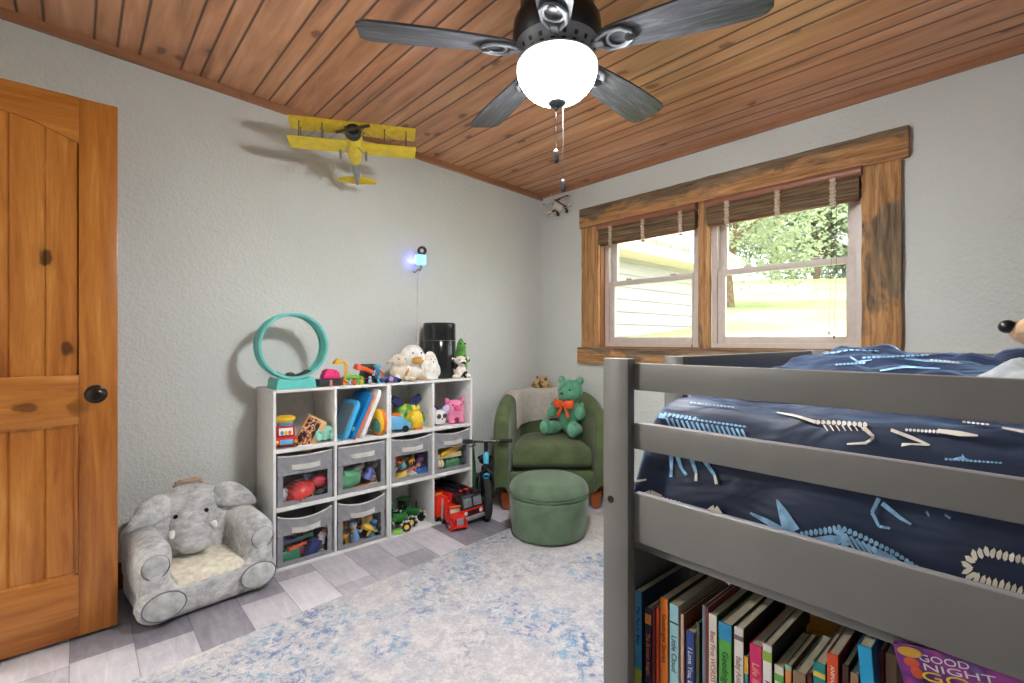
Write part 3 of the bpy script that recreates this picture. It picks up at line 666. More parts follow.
fabric_bin(1, 1, 'grey fabric bin with crumpled green toy, under the blue folders', .002)
fabric_bin(0, 0, 'grey fabric bin on the bottom row, next to the elephant chair', .030)
fabric_bin(1, 0, 'grey fabric bin of yellow toy animals, bottom row', .030)
fabric_bin(2, 1, 'grey fabric bin of mixed bright toys, above the green tractors', .016)
fabric_bin(3, 1, 'grey fabric bin with yellow wedge toy, above the red fire truck', .018)
# ================================================================== toys inside the bins
def t_ball(g, r):
    g.sph((0, 0, r), r*.97, seg=20)
    for a in range(4): g.torus((0, 0, r), r*.965, r*.05, (math.cos(a*PI/4), math.sin(a*PI/4), 0), 24, 6, 1)
def t_shell(g, r):
    g.lathe([(0, 0)]+[(r*math.cos(PI/2*i/8), r*.8*math.sin(PI/2*i/8)) for i in range(8)]+[(0, r*.8)], seg=20)
    for a in range(7): g.torus((0, (a-3)*r*.26, 0), r*.8*math.sqrt(1-((a-3)*.26)**2)+.001, r*.06, (0, 1, 0), 24, 6, 1)
def t_brick(g, r):
    g.box((0, 0, r*.5), (r*1.2, r*1.9, r), bev=r*.1)
    for x in (-.3, .3):
        for y in (-.6, -.0, .6): g.cyl((x*r, y*r, r), (x*r, y*r, r*1.2), r*.2, seg=12, mi=1)
def t_car(g, r):
    g.prism([(-1, .25), (1, .25), (1, .55), (.6, .65), (.35, 1), (-.45, 1), (-.7, .65), (-1, .6)], (-r*.45, 0, 0), (0, r, 0), (0, 0, r), r*.9, 0, r*.05)
    for y in (-.6, .6):
        for x in (-.47, .47): g.cyl((x*r-.1*r, y*r, .25*r), (x*r+.1*r, y*r, .25*r), .25*r, seg=14, mi=1)
def t_figure(g, r):
    g.lathe([(0, 0), (.42*r, 0), (.4*r, .2*r), (.26*r, .9*r), (.16*r, 1.1*r), (0, 1.1*r)], seg=16); g.sph((0, 0, 1.35*r), .34*r, mi=1)
    for sy in (-1, 1): g.tube([(0, .2*r*sy, .95*r), (.12*r, .42*r*sy, .7*r), (.3*r, .4*r*sy, .62*r)], .1*r, 8)
    g.sph((0, 0, 1.55*r), (.35*r, .35*r, .2*r))
def t_animal(g, r):
    g.sph((0, 0, .75*r), (.35*r, .7*r, .36*r)); g.tube([(0, .5*r, .85*r), (0, .8*r, 1.3*r), (0, .95*r, 1.5*r)], [.22*r, .16*r, .13*r], 10); g.sph((0, 1.05*r, 1.55*r), (.17*r, .3*r, .18*r))
    g.tube([(0, -.6*r, .8*r), (0, -.95*r, .7*r), (0, -1.2*r, .85*r)], [.18*r, .1*r, .03*r], 8)
    for sx in (-1, 1):
        for y in (-.42, .42): g.tube([(.2*r*sx, y*r, .65*r), (.22*r*sx, y*r, .3*r), (.22*r*sx, y*r+.03*r, 0)], [.17*r, .12*r, .12*r], 8)
        g.sph((.1*r*sx, .98*r, 1.72*r), (.05*r, .05*r, .1*r), mi=1)
def t_cup(g, r): g.lathe([(0, 0), (.62*r, 0), (.66*r, .06*r), (.95*r, 1.3*r), (1.02*r, 1.32*r), (1.02*r, 1.4*r), (.9*r, 1.4*r), (.58*r, .1*r), (0, .1*r)], seg=24)
def t_ring(g, r):
    for i, k in enumerate((1, .86, .7)): g.torus((0, 0, r*(.24+.42*i)), r*.62*k, r*.24, seg=24, mi=i % 2)
def t_plank(g, r):
    g.box((0, 0, .2*r), (.55*r, 2.4*r, .4*r), bev=.08*r)
    for y in (-.8, -.27, .27, .8): g.cyl((0, y*r, .38*r), (0, y*r, .46*r), .16*r, seg=12, mi=1)
def t_wedge(g, r): g.prism([(-1.2, 0), (1.2, 0), (1.3, .25), (1.1, .7), (-1.1, .35)], (-r*.5, 0, 0), (0, r, 0), (0, 0, r), r, 0, r*.06)
def t_crumple(g, r):
    g.sph((0, 0, r*.85), (r*.8, r*1.15, r*.85), seg=24)
    for v_ in g.bm.verts: v_.co += Vector((1, .6, .8))*noise.noise(v_.co/r*2.2)*r*.28
KIND = dict(ball=t_ball, shell=t_shell, brick=t_brick, car=t_car, figure=t_figure, animal=t_animal, cup=t_cup, ring=t_ring, plank=t_plank, wedge=t_wedge, crumple=t_crumple)
NAME = dict(ball='toy_ball', shell='toy_shell', brick='toy_brick', car='toy_car', figure='toy_figure', animal='toy_animal', cup='toy_cup', ring='ring_stack', plank='toy_plank', wedge='toy_wedge', crumple='crumpled_toy')
SECOND = {0: (235, 200, 60), 1: (40, 40, 46), 2: (240, 236, 226)}
def binned(b, kind, col, dy, z, r, label, ry=0, rx=0, dx=0, c2=None):
    r *= 1.3; dy *= 1.12; z *= 1.12; g = G(); KIND[kind](g, r); c, rw = BIN[b]
    o = obj(NAME[kind], g, [plastic(col), plastic(c2 or tuple(int(v*.6) for v in col))], loc=(-2.672+dx, CY[c]+dy, ZS[rw]+.0055+z), rot=(rx, 0, ry), smooth=45)
    tag(o, label, 'toy', 'toys in the grey fabric bins')
B = binned
a = 'in the middle row bin beside the elephant chair'
B('ul', 'shell', (206, 60, 56), -.012, .03, .062, 'large ribbed red shell toy '+a, .4, .3, c2=(170, 40, 44)); B('ul', 'ball', (206, 206, 210), -.078, .0, .028, 'pale grey ball at the left '+a); B('ul', 'cup', (122, 198, 78), .035, .004, .026, 'green and yellow cup '+a, 0, .5, .015, (226, 208, 60))
B('ul', 'crumple', (196, 58, 66), .083, .035, .034, 'crimson lump at the right '+a); B('ul', 'plank', (206, 168, 128), -.03, .0, .028, 'tan plank toy lying low '+a, .15, 0, .02); B('ul', 'brick', (58, 66, 92), .04, .085, .026, 'dark blue brick on top '+a, .3, .2, -.02); B('ul', 'car', (90, 92, 100), .088, 0, .026, 'charcoal toy car low at the right '+a)
a = 'in the middle row bin under the blue folders'
B('ur', 'crumple', (96, 172, 124), -.052, .0, .052, 'crumpled sea green toy '+a, .2); B('ur', 'figure', (110, 120, 196), .048, .03, .052, 'periwinkle toy figure leaning '+a, .3, -.45, .01, (216, 202, 120)); B('ur', 'wedge', (222, 214, 202), -.005, .088, .028, 'off white wedge on top '+a, .2, .2)
B('ur', 'plank', (226, 112, 60), .018, .0, .026, 'orange plank toy at the bottom '+a, .25, 0, .02); B('ur', 'ring', (206, 168, 136), .08, .0, .03, 'tan ring stack in the corner '+a); B('ur', 'animal', (216, 208, 196), .02, .045, .032, 'cream toy animal in the middle '+a, .5, .2, -.02); B('ur', 'ball', (120, 92, 88), .086, .075, .022, 'brown ball near the top '+a)
a = 'in the bottom bin next to the elephant chair'
B('ll', 'brick', (60, 140, 104), -.06, .0, .042, 'teal green brick at the bottom '+a, .1); B('ll', 'brick', (120, 58, 70), .012, .0, .04, 'maroon brick at the bottom '+a, -.1); B('ll', 'plank', (216, 96, 62), -.02, .05, .036, 'orange red plank across the middle '+a, .2, .1, .012); B('ll', 'plank', (62, 96, 160), -.055, .082, .034, 'blue plank near the top left '+a, -.2, -.1); B('ll', 'wedge', (72, 146, 110), .005, .085, .03, 'green wedge near the top '+a)
B('ll', 'brick', (44, 56, 112), .062, .012, .046, 'navy brick standing at the right '+a, .1, 1.1, .01); B('ll', 'figure', (206, 190, 196), .084, .04, .045, 'pale pink figure at the right '+a, 0, -.3, .01, (150, 60, 70)); B('ll', 'ring', (146, 128, 116), .088, .0, .028, 'taupe ring stack at the right '+a); B('ll', 'car', (150, 60, 66), -.01, .105, .024, 'dark red toy car on top '+a)
a = 'in the bottom bin of toy animals'
B('lr', 'animal', (206, 160, 66), -.07, .0, .036, 'ochre toy animal standing at the left '+a, -.9, 0, 0, (80, 50, 30)); B('lr', 'animal', (226, 186, 70), .03, .028, .042, 'yellow toy animal leaping mid bin '+a, 2.6, .5, .015, (110, 80, 30)); B('lr', 'animal', (222, 180, 96), .068, .06, .04, 'tan long necked toy animal at the right '+a, .2, .5, .005, (96, 64, 30)); B('lr', 'figure', (120, 160, 206), -.02, .012, .048, 'light blue toy figure standing '+a, .1, .15, .02, (214, 190, 150))
B('lr', 'figure', (70, 150, 190), .07, .004, .042, 'turquoise toy figure at the right '+a, 0, -.2, .015, (40, 90, 140)); B('lr', 'animal', (96, 84, 130), .02, .085, .03, 'violet toy animal on top '+a, .8, .3, -.01); B('lr', 'ball', (150, 104, 60), -.075, .066, .024, 'brown ball near the top left '+a); B('lr', 'brick', (48, 52, 84), .03, .0, .034, 'dark navy brick at the bottom '+a, .2, 0, -.03); B('lr', 'animal', (120, 84, 50), -.045, .04, .026, 'small brown toy animal '+a, 1.4, .2, .02)
a = 'in the bin above the green tractors'
B('rl', 'car', (206, 74, 60), -.06, .085, .03, 'red toy car on top '+a, .3, .2); B('rl', 'plank', (226, 128, 64), -.02, .08, .032, 'orange plank on top '+a, .4, .1); B('rl', 'cup', (112, 190, 200), -.022, .055, .022, 'aqua cup in the middle '+a, 0, .8, .015); B('rl', 'animal', (232, 176, 70), .03, .07, .028, 'amber toy animal near the top '+a, .6, .3, .01)
B('rl', 'wedge', (232, 204, 84), -.06, .0, .036, 'yellow wedge at the bottom left '+a, .2, .2, .012); B('rl', 'plank', (206, 120, 96), .0, .028, .034, 'salmon plank lying low '+a, -.2, .3, .012); B('rl', 'figure', (216, 128, 160), .045, .005, .034, 'pink toy figure at the right '+a, 0, -.4, .015, (230, 180, 150)); B('rl', 'brick', (70, 116, 190), .078, .0, .032, 'blue brick in the right corner '+a, .1, 0, .012); B('rl', 'ball', (92, 60, 100), .08, .055, .026, 'purple ball at the right '+a); B('rl', 'ring', (196, 72, 62), -.085, .045, .024, 'red ring stack at the left '+a); B('rl', 'car', (230, 226, 216), .02, .0, .026, 'white toy car at the bottom '+a, -.4, .0, .02)
a = 'in the bin above the red fire truck'
B('rr', 'wedge', (236, 186, 58), .012, .09, .056, 'big golden yellow wedge on top '+a, .1, .15); B('rr', 'plank', (226, 202, 160), .0, .062, .062, 'long cream plank across the middle '+a, -.05, 0, .008); B('rr', 'ball', (226, 212, 176), -.062, .004, .028, 'cream ball at the lower left '+a, 0, 0, .01); B('rr', 'brick', (96, 148, 110), .02, .0, .044, 'green tray brick at the bottom '+a, .05, 0, .005, (60, 100, 76)); B('rr', 'car', (60, 92, 82), .084, .0, .03, 'dark green toy car in the corner '+a); B('rr', 'ring', (56, 120, 104), .088, .055, .024, 'teal ring stack at the right '+a)

# ================================================================== toys in the open cubbies
GRP = 'toys standing in the open cubbies'
def base(c, r, dy, dx=0): return (-2.70+dx, CY[c]+dy, ZS[r])
# red toy with a yellow lid
p = thing('toy_bus', 'red toy bus with yellow roof cap in the top left cubby', 'toy', base(0, 2, -.085, .035), -.2, GRP)
RED = plastic((206, 50, 44)); YEL = plastic((236, 196, 50)); BLU = plastic((80, 150, 196)); WHT = plastic((234, 232, 226)); BLK = plastic((30, 30, 34)); NAVY = plastic((42, 50, 104)); LBLUE = plastic((86, 176, 224)); GRN = plastic((70, 150, 70)); PINK = plastic((232, 130, 170)); ORG = plastic((230, 120, 44)); TEAL = plastic((96, 196, 190)); CYAN = plastic((30, 160, 214))
g = G(); g.box((0, 0, .07), (.08, .098, .1), bev=.02, taper=(.86, .86)); g.box((.015, 0, .035), (.1, .11, .045), bev=.016); obj('body', g, RED, p)
g = G(); g.lathe([(0, .126), (.038, .126), (.04, .132), (.05, .138), (.05, .15), (.036, .158), (0, .158)], seg=24); obj('lid', g, YEL, p)
g = G(); g.lathe([(0, .112), (.04, .112), (.038, .127), (0, .127)], seg=24); obj('neck', g, BLU, p)
g = G(); g.box((.042, 0, .083), (.006, .066, .036), (0, -.12, 0), .012); obj('windscreen', g, WHT, p)
for yy, c in ((-.018, BLU), (0, YEL), (.018, ORG)): obj('passenger', G().sph((.045, yy, .076), (.003, .009, .012), seg=10), c, p)
g = G(); g.box((.066, 0, .034), (.006, .06, .022), bev=.008); obj('grille', g, LBLUE, p)
for sy in (-1, 1):
    obj('headlight', G().sph((.066, .043*sy, .034), (.006, .009, .009), seg=10), YEL, p)
    for x in (-.025, .03): obj('wheel', G().cyl((x, .048*sy, .018), (x, .058*sy, .018), .018, seg=18, bev=.003), BLK, p)
# wooden peg box leaning
p = thing('wooden_box', 'tan wooden toy box with colourful printed front, tilted beside red bus', 'toy', (-2.655, CY[0]-.055, ZS[2]+.0005), (-.5, 0, -.25), GRP, 1.22)
TANW = wood('birch_box', [(196, 150, 98), (222, 178, 126), (232, 196, 148)], 2, 1.5, 0, .5)
obj('case', G().b2((-.045, 0, 0), (0, .085, .145), bev=.003), TANW, p)
s = N('printed_lid'); v = s.coord(); c = s.ramp(s.noise(v, 42, 2, .5), [(.38, (40, 30, 28)), (.45, (172, 90, 52)), (.52, (216, 178, 132)), (.58, (60, 40, 36)), (.66, (222, 196, 160))], 'CONSTANT'); PRL = s.fin(c, .5)
obj('printed_front', G().b2((-.001, .004, .006), (.004, .062, .139), bev=.001), PRL, p)
# mint egg carton
p = thing('egg_carton', 'mint green toy egg carton at the right of the top left cubby', 'toy', base(0, 2, .1, .03), .15, GRP, 1.12)
MINT = pm((150, 212, 190), .5)
g = G(); g.box((0, 0, .03), (.09, .1, .04), (PI, 0, 0), .01, taper=(.84, .88)); obj('tray', g, MINT, p)
g = G(); g.box((0, 0, .06), (.09, .1, .028), bev=.01, taper=(.8, .86)); obj('lid', g, MINT, p)
g = G()
for y in (-.032, 0, .032): g.sph((.04, y, .03), (.014, .014, .022), seg=12)
g.b2((.043, -.012, .04), (.05, .012, .058), bev=.003); obj('cup_row', g, MINT, p)
for y in (-.025, .025): p_ = obj('latch', G().box((.046, y, .05), (.006, .012, .014), bev=.002), pm((120, 190, 168), .5), p)
# leaning boards in the second cubby
def slab(name, label, col, dy, tilt, h, thick, depth=.2, inset=None, rim=None, x=0, win=None):
    q = thing(name, label, 'toy', (-2.70+x, CY[1]+dy+.008, ZS[2]+.002), (tilt, 0, 0), GRP, 1.1)
    pl = []; r = .03; hw = depth/2
    for cx, cy_, a0 in ((hw-r, h-r, 0), (-hw+r, h-r, 90), (-hw+r, r, 180), (hw-r, r, 270)):
        pl += [(cx+r*math.cos(math.radians(a0+i*15)), cy_+r*math.sin(math.radians(a0+i*15))) for i in range(7)]
    obj('panel', G().prism(pl, (0, thick/2, 0), (1, 0, 0), (0, 0, 1), thick, bev=.004), plastic(col), q)
    if rim: obj('rim', G().prism([(x_*1.02, (y_-h/2)*1.02+h/2) for x_, y_ in pl], (0, thick/2+.006, 0), (1, 0, 0), (0, 0, 1), .008, bev=.002), plastic(rim), q)
    if inset: obj('screen', G().prism([(x_*.8, (y_-h/2)*.8+h/2) for x_, y_ in pl], (0, -thick/2+.001, 0), (1, 0, 0), (0, 0, 1), .004), plastic(inset), q)
    if win: obj('knob', G().sph((hw*.85, -thick/2-.003, .05), (.012, .006, .012), seg=12), plastic(win), q)
    return q
slab('toy_folder', 'light blue toy drawing board with grey screen, leftmost of the leaning boards', (70, 176, 226), -.118, -.40, .205, .018, .19, (120, 140, 150), x=.015)
slab('toy_folder', 'deep blue toy drawing board with orange edge, second of leaning boards', (22, 124, 190), -.075, -.45, .25, .022, .2, None, (232, 112, 50), .01, win=(130, 214, 190))
slab('toy_folder', 'white toy drawing board with orange handle, third of the leaning boards', (232, 230, 226), -.022, -.42, .262, .02, .2, None, None, .01)
p = slab('toy_folder', 'teal blue thin board standing behind the other leaning boards', (40, 130, 160), -.05, -.42, .262, .008, .12, None, None, -.03)
# yellow domed toy
p = thing('toy_drum', 'yellow and orange domed toy at the right of the leaning boards', 'toy', base(1, 2, .105, .075), 0, GRP)
obj('shell', G().sph((0, 0, .075), (.07, .028, .076), seg=24), plastic((240, 190, 40)), p); obj('band', G().torus((0, .012, .075), .066, .012, (0, 1, 0), 28), ORG, p)
obj('face_plate', G().sph((.02, -.018, .06), (.04, .018, .045), seg=18), plastic((70, 130, 120)), p); obj('foot', G().box((0, 0, .006), (.06, .045, .012), bev=.004), ORG, p)
# right unit, third column: light blue car, tropical bug, yellow fruit
p = thing('toy_car', 'light blue toy car at the left of the third top cubby', 'toy', base(2, 2, -.082, .045), 1.57-.35, GRP, 1.12)
g = G(); g.prism([(-.075, .014), (.075, .014), (.078, .04), (.055, .05), (.03, .085), (-.045, .088), (-.07, .055), (-.078, .04)], (0, .042, 0), (1, 0, 0), (0, 0, 1), .084, bev=.008); obj('body', g, plastic((112, 184, 226)), p)
obj('hood', G().box((.0, 0, .092), (.05, .06, .014), bev=.005), ORG, p); obj('bumper', G().box((-.076, 0, .026), (.014, .078, .024), bev=.006), plastic((150, 160, 200)), p)
obj('grille', G().box((-.066, 0, .046), (.02, .05, .012), (0, .5, 0), .004), plastic((150, 120, 170)), p)
for sy in (-1, 1):
    obj('eye', G().box((-.052, .02*sy, .074), (.006, .024, .012), (0, .7, 0), .003), NAVY, p)
    for x in (-.045, .045): obj('wheel', G().cyl((x, .036*sy, .018), (x, .047*sy, .018), .018, seg=16, bev=.003), BLK, p)
p = thing('toy_bug', 'yellow green toy with navy bow wings behind the yellow pineapple toy', 'toy', base(2, 2, .03, -.03), 0, GRP, 1.08)
s = N('parrot_print'); v = s.coord(); c = s.ramp(s.noise(v, 14, 2), [(.36, (44, 132, 64)), (.48, (110, 176, 56)), (.56, (232, 196, 50)), (.66, (226, 140, 44))]); PAR = s.fin(c, .45)
g = G(); g.sph((0, 0, .07), (.05, .078, .07)); g.box((0, 0, .02), (.06, .1, .036), bev=.015); soften(obj('body', g, PAR, p), .006, 3)
for sy in (-1, 1):
    g = G(); g.tube([(0, .02*sy, .13), (0, .05*sy, .16), (0, .085*sy, .178), (0, .094*sy, .165), (0, .055*sy, .137), (0, .02*sy, .125)], [.008, .016, .016, .012, .014, .008], 10); g.sph((0, .06*sy, .155), (.016, .036, .016), (.5*sy, 0, 0)); obj('wing', g, NAVY, p)
    obj('eye', G().sph((.046, .03*sy, .085), (.008, .012, .014), seg=12), GRN, p)
p = thing('toy_pineapple', 'yellow toy pineapple with face in the third top cubby', 'toy', base(2, 2, .05, .052), 0, GRP, 1.08)
obj('body', G().lathe([(0, 0), (.028, .002), (.044, .03), (.046, .055), (.034, .09), (.018, .105), (0, .107)], seg=24), YEL, p)
g = G()
for i in range(6): g.lathe([(0, 0), (.012, .012), (.005, .034), (0, .04)], (.009*math.cos(i), .009*math.sin(i), .1), 8, (.35*math.cos(i), .35*math.sin(i), 1))
obj('crown', g, plastic((230, 206, 70)), p)
for sy in (-1, 1): obj('leaf', G().sph((.025, .034*sy, .06), (.016, .012, .022), seg=12), GRN if sy > 0 else plastic((240, 210, 70)), p); 
obj('feet', G().box((.022, 0, .008), (.03, .05, .014), bev=.006), ORG, p)
# fourth column: red helmet toy, white owl, pink pig
p = thing('toy_helmet', 'navy and red round toy behind the white owl', 'toy', base(3, 2, -.09, -.03), 0, GRP)
obj('dome', G().lathe([(.062, .0), (.07, .03)]+[(.072*math.cos(PI/2*i/8), .06+.07*math.sin(PI/2*i/8)) for i in range(9)], seg=24), plastic((40, 66, 116)), p); obj('front_shell', G().sph((.05, -.02, .07), (.034, .045, .045), seg=20), plastic((222, 84, 60)), p); obj('mouth', G().sph((.08, -.02, .06), (.008, .024, .016), seg=14), BLK, p)
p = thing('toy_owl', 'white toy owl with round grey eyes beside the pink pig', 'toy', base(3, 2, -.074, .05), 0, GRP, 1.15)
g = G(); g.box((0, 0, .045), (.06, .085, .085), bev=.03); obj('body', g, WHT, p)
for sy in (-1, 1):
    obj('ear', G().sph((0, .046*sy, .085), (.012, .03, .026), (.6*sy, 0, 0), 14), plastic((206, 190, 226)), p); e_ = obj('eye', G().sph((.03, .019*sy, .056), (.008, .014, .014), seg=14), plastic((80, 84, 92)), p); obj('pupil', G().sph((.037, .019*sy, .058), (.003, .006, .006), seg=10), BLK, e_)
obj('beak', G().lathe([(0, 0), (.006, 0), (0, .014)], (.032, 0, .044), 10, (.6, 0, -.8)), ORG, p)
p = thing('toy_pig', 'pink toy pig at the right of the fourth top cubby', 'toy', base(3, 2, .06, .03), -.25, GRP, 1.06)
g = G(); g.sph((0, 0, .085), (.052, .066, .062)); g.box((.0, 0, .04), (.08, .11, .076), bev=.026); soften(obj('body', g, plastic((236, 142, 178)), p), .006, 3)
obj('snout', G().cyl((.045, 0, .1), (.066, 0, .1), .02, .018, 18, bev=.005), plastic((236, 96, 150)), p)
for sy in (-1, 1):
    obj('ear', G().lathe([(0, 0), (.02, .004), (.012, .026), (0, .036)], (.0, .045*sy, .13), 12, (.2, .5*sy, 1)), plastic((232, 126, 166)), p); obj('eye', G().sph((.046, .026*sy, .118), .006, seg=10), plastic((150, 40, 60)), p); obj('foot', G().sph((.045, .032*sy, .014), (.018, .02, .014), seg=12), plastic((232, 126, 166)), p)
obj('mouth', G().torus((.05, 0, .078), .022, .003, (1, 0, 0), 16, 6, arc=.5), plastic((220, 86, 130)), p); obj('slot', G().sph((.046, 0, .03), (.006, .016, .012), seg=12), plastic((150, 40, 60)), p)

# ------------------------------------------------------------------ green tractors and disc, bottom cubby
def tractor(label, pos, rz):
    p = thing('toy_tractor', label, 'toy tractor', pos, rz, 'green toy tractors')
    TG = plastic((38, 112, 46)); s1 = .9
    g = G(); g.box((.03, 0, .075), (.09, .045, .045), bev=.01); g.box((-.03, 0, .065), (.07, .06, .04), bev=.01); obj('hood', g, TG, p)
    g = G(); g.box((-.035, 0, .115), (.055, .055, .06), bev=.006); obj('cab', g, pm((26, 40, 30), .2), p); obj('roof', G().box((-.035, 0, .15), (.07, .068, .012), bev=.005), TG, p)
    obj('exhaust', G().cyl((.05, .012, .095), (.05, .012, .14), .004, seg=8), BLK, p)
    for x, r, w in ((-.05, .046, .034), (.065, .034, .028)):
        for sy in (-1, 1):
            y = .05*sy; g = G(); g.cyl((x, y-w/2*1, r), (x, y+w/2, r), r*.9, seg=24, bev=.004)
            for i in range(12):
                a = 2*PI*i/12; g.box((x+r*.9*math.cos(a), y+(-1)**i*w*.2, r+r*.9*math.sin(a)), (.012, w*.6, .01), (0, -a+PI/2, 0), .002, mi=1)
            wl = obj('wheel', g, [BLK, plastic((206, 204, 198))], p)
            obj('hub', G().cyl((x, y+sy*(w/2-.004), r), (x, y+sy*(w/2+.003), r), r*.42, seg=18, bev=.002), plastic((206, 204, 198)) if x < 0 else YEL, wl)
    return p
tractor('green toy tractor at the back of the bottom cubby, facing the room', (-2.72, CY[2]+.04, ZS[0]), .5)
tractor('green toy tractor at the left front of the bottom cubby', (-2.665, CY[2]-.088, ZS[0]), 1.2)
g = G(); g.lathe([(0, 0), (.03, 0), (.038, .004), (.038, .009), (.03, .013), (.012, .011), (0, .011)], seg=28)
tag(obj('flying_disc', g, plastic((140, 206, 76)), loc=(-2.628, CY[2]-.085, ZS[0]+.0005)), 'small lime green disc lying before the green tractors', 'toy', GRP)

# ------------------------------------------------------------------ fire trucks
TRED = plastic((206, 36, 30), .25); SILV = pm((190, 192, 196), .3, .6); DGL = pm((28, 30, 36), .12, .1); RUB = pm((28, 28, 30), .8)
def wheels(p, xs, y, r, w):
    for x in xs:
        for sy in (-1, 1):
            a = y*sy-w/2; wl = obj('wheel', G().cyl((x, a, r), (x, a+w, r), r, seg=24, bev=.004), RUB, p); obj('hub', G().cyl((x, y*sy+sy*(w/2-.003), r), (x, y*sy+sy*(w/2+.002), r), r*.5, seg=16), SILV, wl)
p = thing('toy_fire_truck', 'large black and red toy fire truck sticking out of bottom cubby', 'toy truck', (-2.60, CY[3]+.05, ZS[0]), math.radians(2), scale=1.1)
L = .37; w = .15
obj('body', G().b2((-.24, -w/2, .03), (.02, w/2, .15), bev=.006), TRED, p); obj('chassis', G().b2((-.24, -w/2+.01, .018), (.12, w/2-.01, .034), bev=.003), BLK, p)
g = G(); g.prism([(.02, .03), (.125, .03), (.13, .085), (.115, .15), (.09, .162), (.02, .165)], (0, w/2, 0), (1, 0, 0), (0, 0, 1), w, bev=.008); obj('cab', g, plastic((42, 36, 38), .25), p)
obj('lower_cab', G().b2((.018, -w/2-.002, .028), (.134, w/2+.002, .082), bev=.008), TRED, p)
for sy in (-1, 1): obj('windscreen', G().box((.124, .036*sy, .116), (.006, .06, .05), (0, -.24, 0), .003), pm((120, 124, 130), .15), p); obj('side_window', G().box((.065, (w/2)*sy, .118), (.06, .006, .05), (0, 0, 0), .003), DGL, p)
obj('grille', G().box((.133, 0, .058), (.006, .08, .03), bev=.003), pm((40, 20, 20), .4), p); obj('bumper', G().box((.136, 0, .03), (.02, w+.008, .022), bev=.005), SILV, p)
g = G(); g.b2((-.22, -.03, .165), (.1, -.02, .178)); g.b2((-.22, .02, .165), (.1, .03, .178))
for i in range(14): g.b2((-.21+i*.0225, -.022, .168), (-.204+i*.0225, .022, .174))
obj('ladder', g, BLK, p); obj('roof_deck', G().b2((-.23, -w/2+.008, .15), (.01, w/2-.008, .166), bev=.004), BLK, p); obj('stripe', G().b2((-.235, w/2-.002, .1), (.0, w/2+.003, .112)), SILV, p); obj('stripe', G().b2((-.235, -w/2-.003, .1), (.0, -w/2+.002, .112)), SILV, p)
obj('light_bar', G().box((.06, 0, .17), (.02, .09, .014), bev=.005), TRED, p)
wheels(p, (-.17, -.1, .08), w/2-.012, .028, .026)
for sy in (-1, 1): obj('headlight', G().sph((.134, .055*sy, .06), (.005, .012, .012), seg=12), WHT, p)
p = thing('toy_dump_box', 'tall red toy truck standing beside the large fire truck', 'toy truck', (-2.625, CY[3]-.083, ZS[0]), .03)
g = G(); g.box((-.05, 0, .09), (.17, .085, .12), bev=.006, taper=(.96, 1)); g.box((-.05, 0, .15), (.15, .07, .012), bev=.004); obj('box', g, plastic((222, 48, 30), .3), p)
obj('bed', G().b2((-.135, -.04, .024), (.035, .04, .034), bev=.002), BLK, p); wheels(p, (-.1, .005), .03, .016, .014)
obj('lamp', G().sph((-.02, 0, .16), (.015, .03, .012), seg=12), ORG, p)
p = thing('toy_semi_truck', 'small red toy semi truck on the floor before the fire truck', 'toy truck', (-2.505, CY[3]-.055, 0.0005), -.18, scale=1.28)
g = G(); g.b2((-.05, -.038, .024), (.01, .038, .1), bev=.008); obj('cab', g, TRED, p); g = G(); g.prism([(0, .022), (.062, .022), (.064, .055), (.055, .066), (0, .07)], (0, .032, 0), (1, 0, 0), (0, 0, 1), .064, bev=.006); obj('hood', g, TRED, p)
obj('grille', G().box((.065, 0, .042), (.005, .034, .032), bev=.002), SILV, p); obj('bumper', G().box((.066, 0, .018), (.012, .076, .012), bev=.003), TRED, p); obj('windscreen', G().box((.009, 0, .082), (.005, .054, .024), (0, -.2, 0), .002), pm((206, 190, 176), .2), p)
obj('sun_visor', G().box((.012, 0, .1), (.014, .06, .006), bev=.002), ORG, p)
for sy in (-1, 1): obj('stack', G().cyl((-.046, .043*sy, .03), (-.046, .043*sy, .128), .005, seg=10), SILV, p); obj('fender', G().torus((.036, .038*sy, .018), .022, .006, (0, 1, 0), 20, 6), TRED, p)
obj('rear_deck', G().b2((-.085, -.03, .018), (-.05, .03, .03), bev=.002), BLK, p)
wheels(p, (-.06, .036), .034, .018, .014)

# ================================================================== toys along the top of the units
GT = 'toys along the top of the storage units'
def top(px, X, label, name, cat='toy', rz=0, y=380): return thing(name, label, cat, (X, onX(px, y, X).y, TOPZ), rz, GT)
p = thing('running_wheel', 'large teal ring wheel on a low stand at the left shelf end', 'pet wheel', (-2.71, .852, TOPZ), .0)
TQ = plastic((104, 198, 190), .35); cz_ = .222; Rw = .168
g = G(); g.lathe([(Rw-.006, -.055), (Rw+.006, -.055), (Rw+.008, -.047), (Rw+.0015, -.043), (Rw+.0015, .043), (Rw+.008, .047), (Rw+.006, .055), (Rw-.006, .055), (Rw-.008, .047), (Rw-.0015, .043), (Rw-.0015, -.043), (Rw-.008, -.047), (Rw-.006, -.055)], (0, 0, cz_), 72, (1, 0, 0)); obj('ring', g, TQ, p)
for x in (-.05, .05): obj('rim', G().torus((x, 0, cz_), Rw, .0065, (1, 0, 0), 72, 8), TQ, p)
g = G(); g.prism([(-.1, 0), (.1, 0), (.094, .045), (.085, .058)]+[(.085-.17*i/10, .058-.012*math.sin(PI*i/10)) for i in range(1, 10)]+[(-.085, .058), (-.094, .045)], (-.085, 0, 0), (0, 1, 0), (0, 0, 1), .17, bev=.004); obj('stand', g, TQ, p)
g = G(); g.torus((0, 0, cz_), Rw-.008, .004, (1, 0, 0), 72, 6, 0); g.bm.free()
g = G()
for i in range(17):
    a = -PI/2-.55+1.1*i/16; g.box((0, (Rw-.008)*math.cos(a), cz_+(Rw-.008)*math.sin(a)), (.09, .012, .006), (a+PI/2, 0, 0), .002)
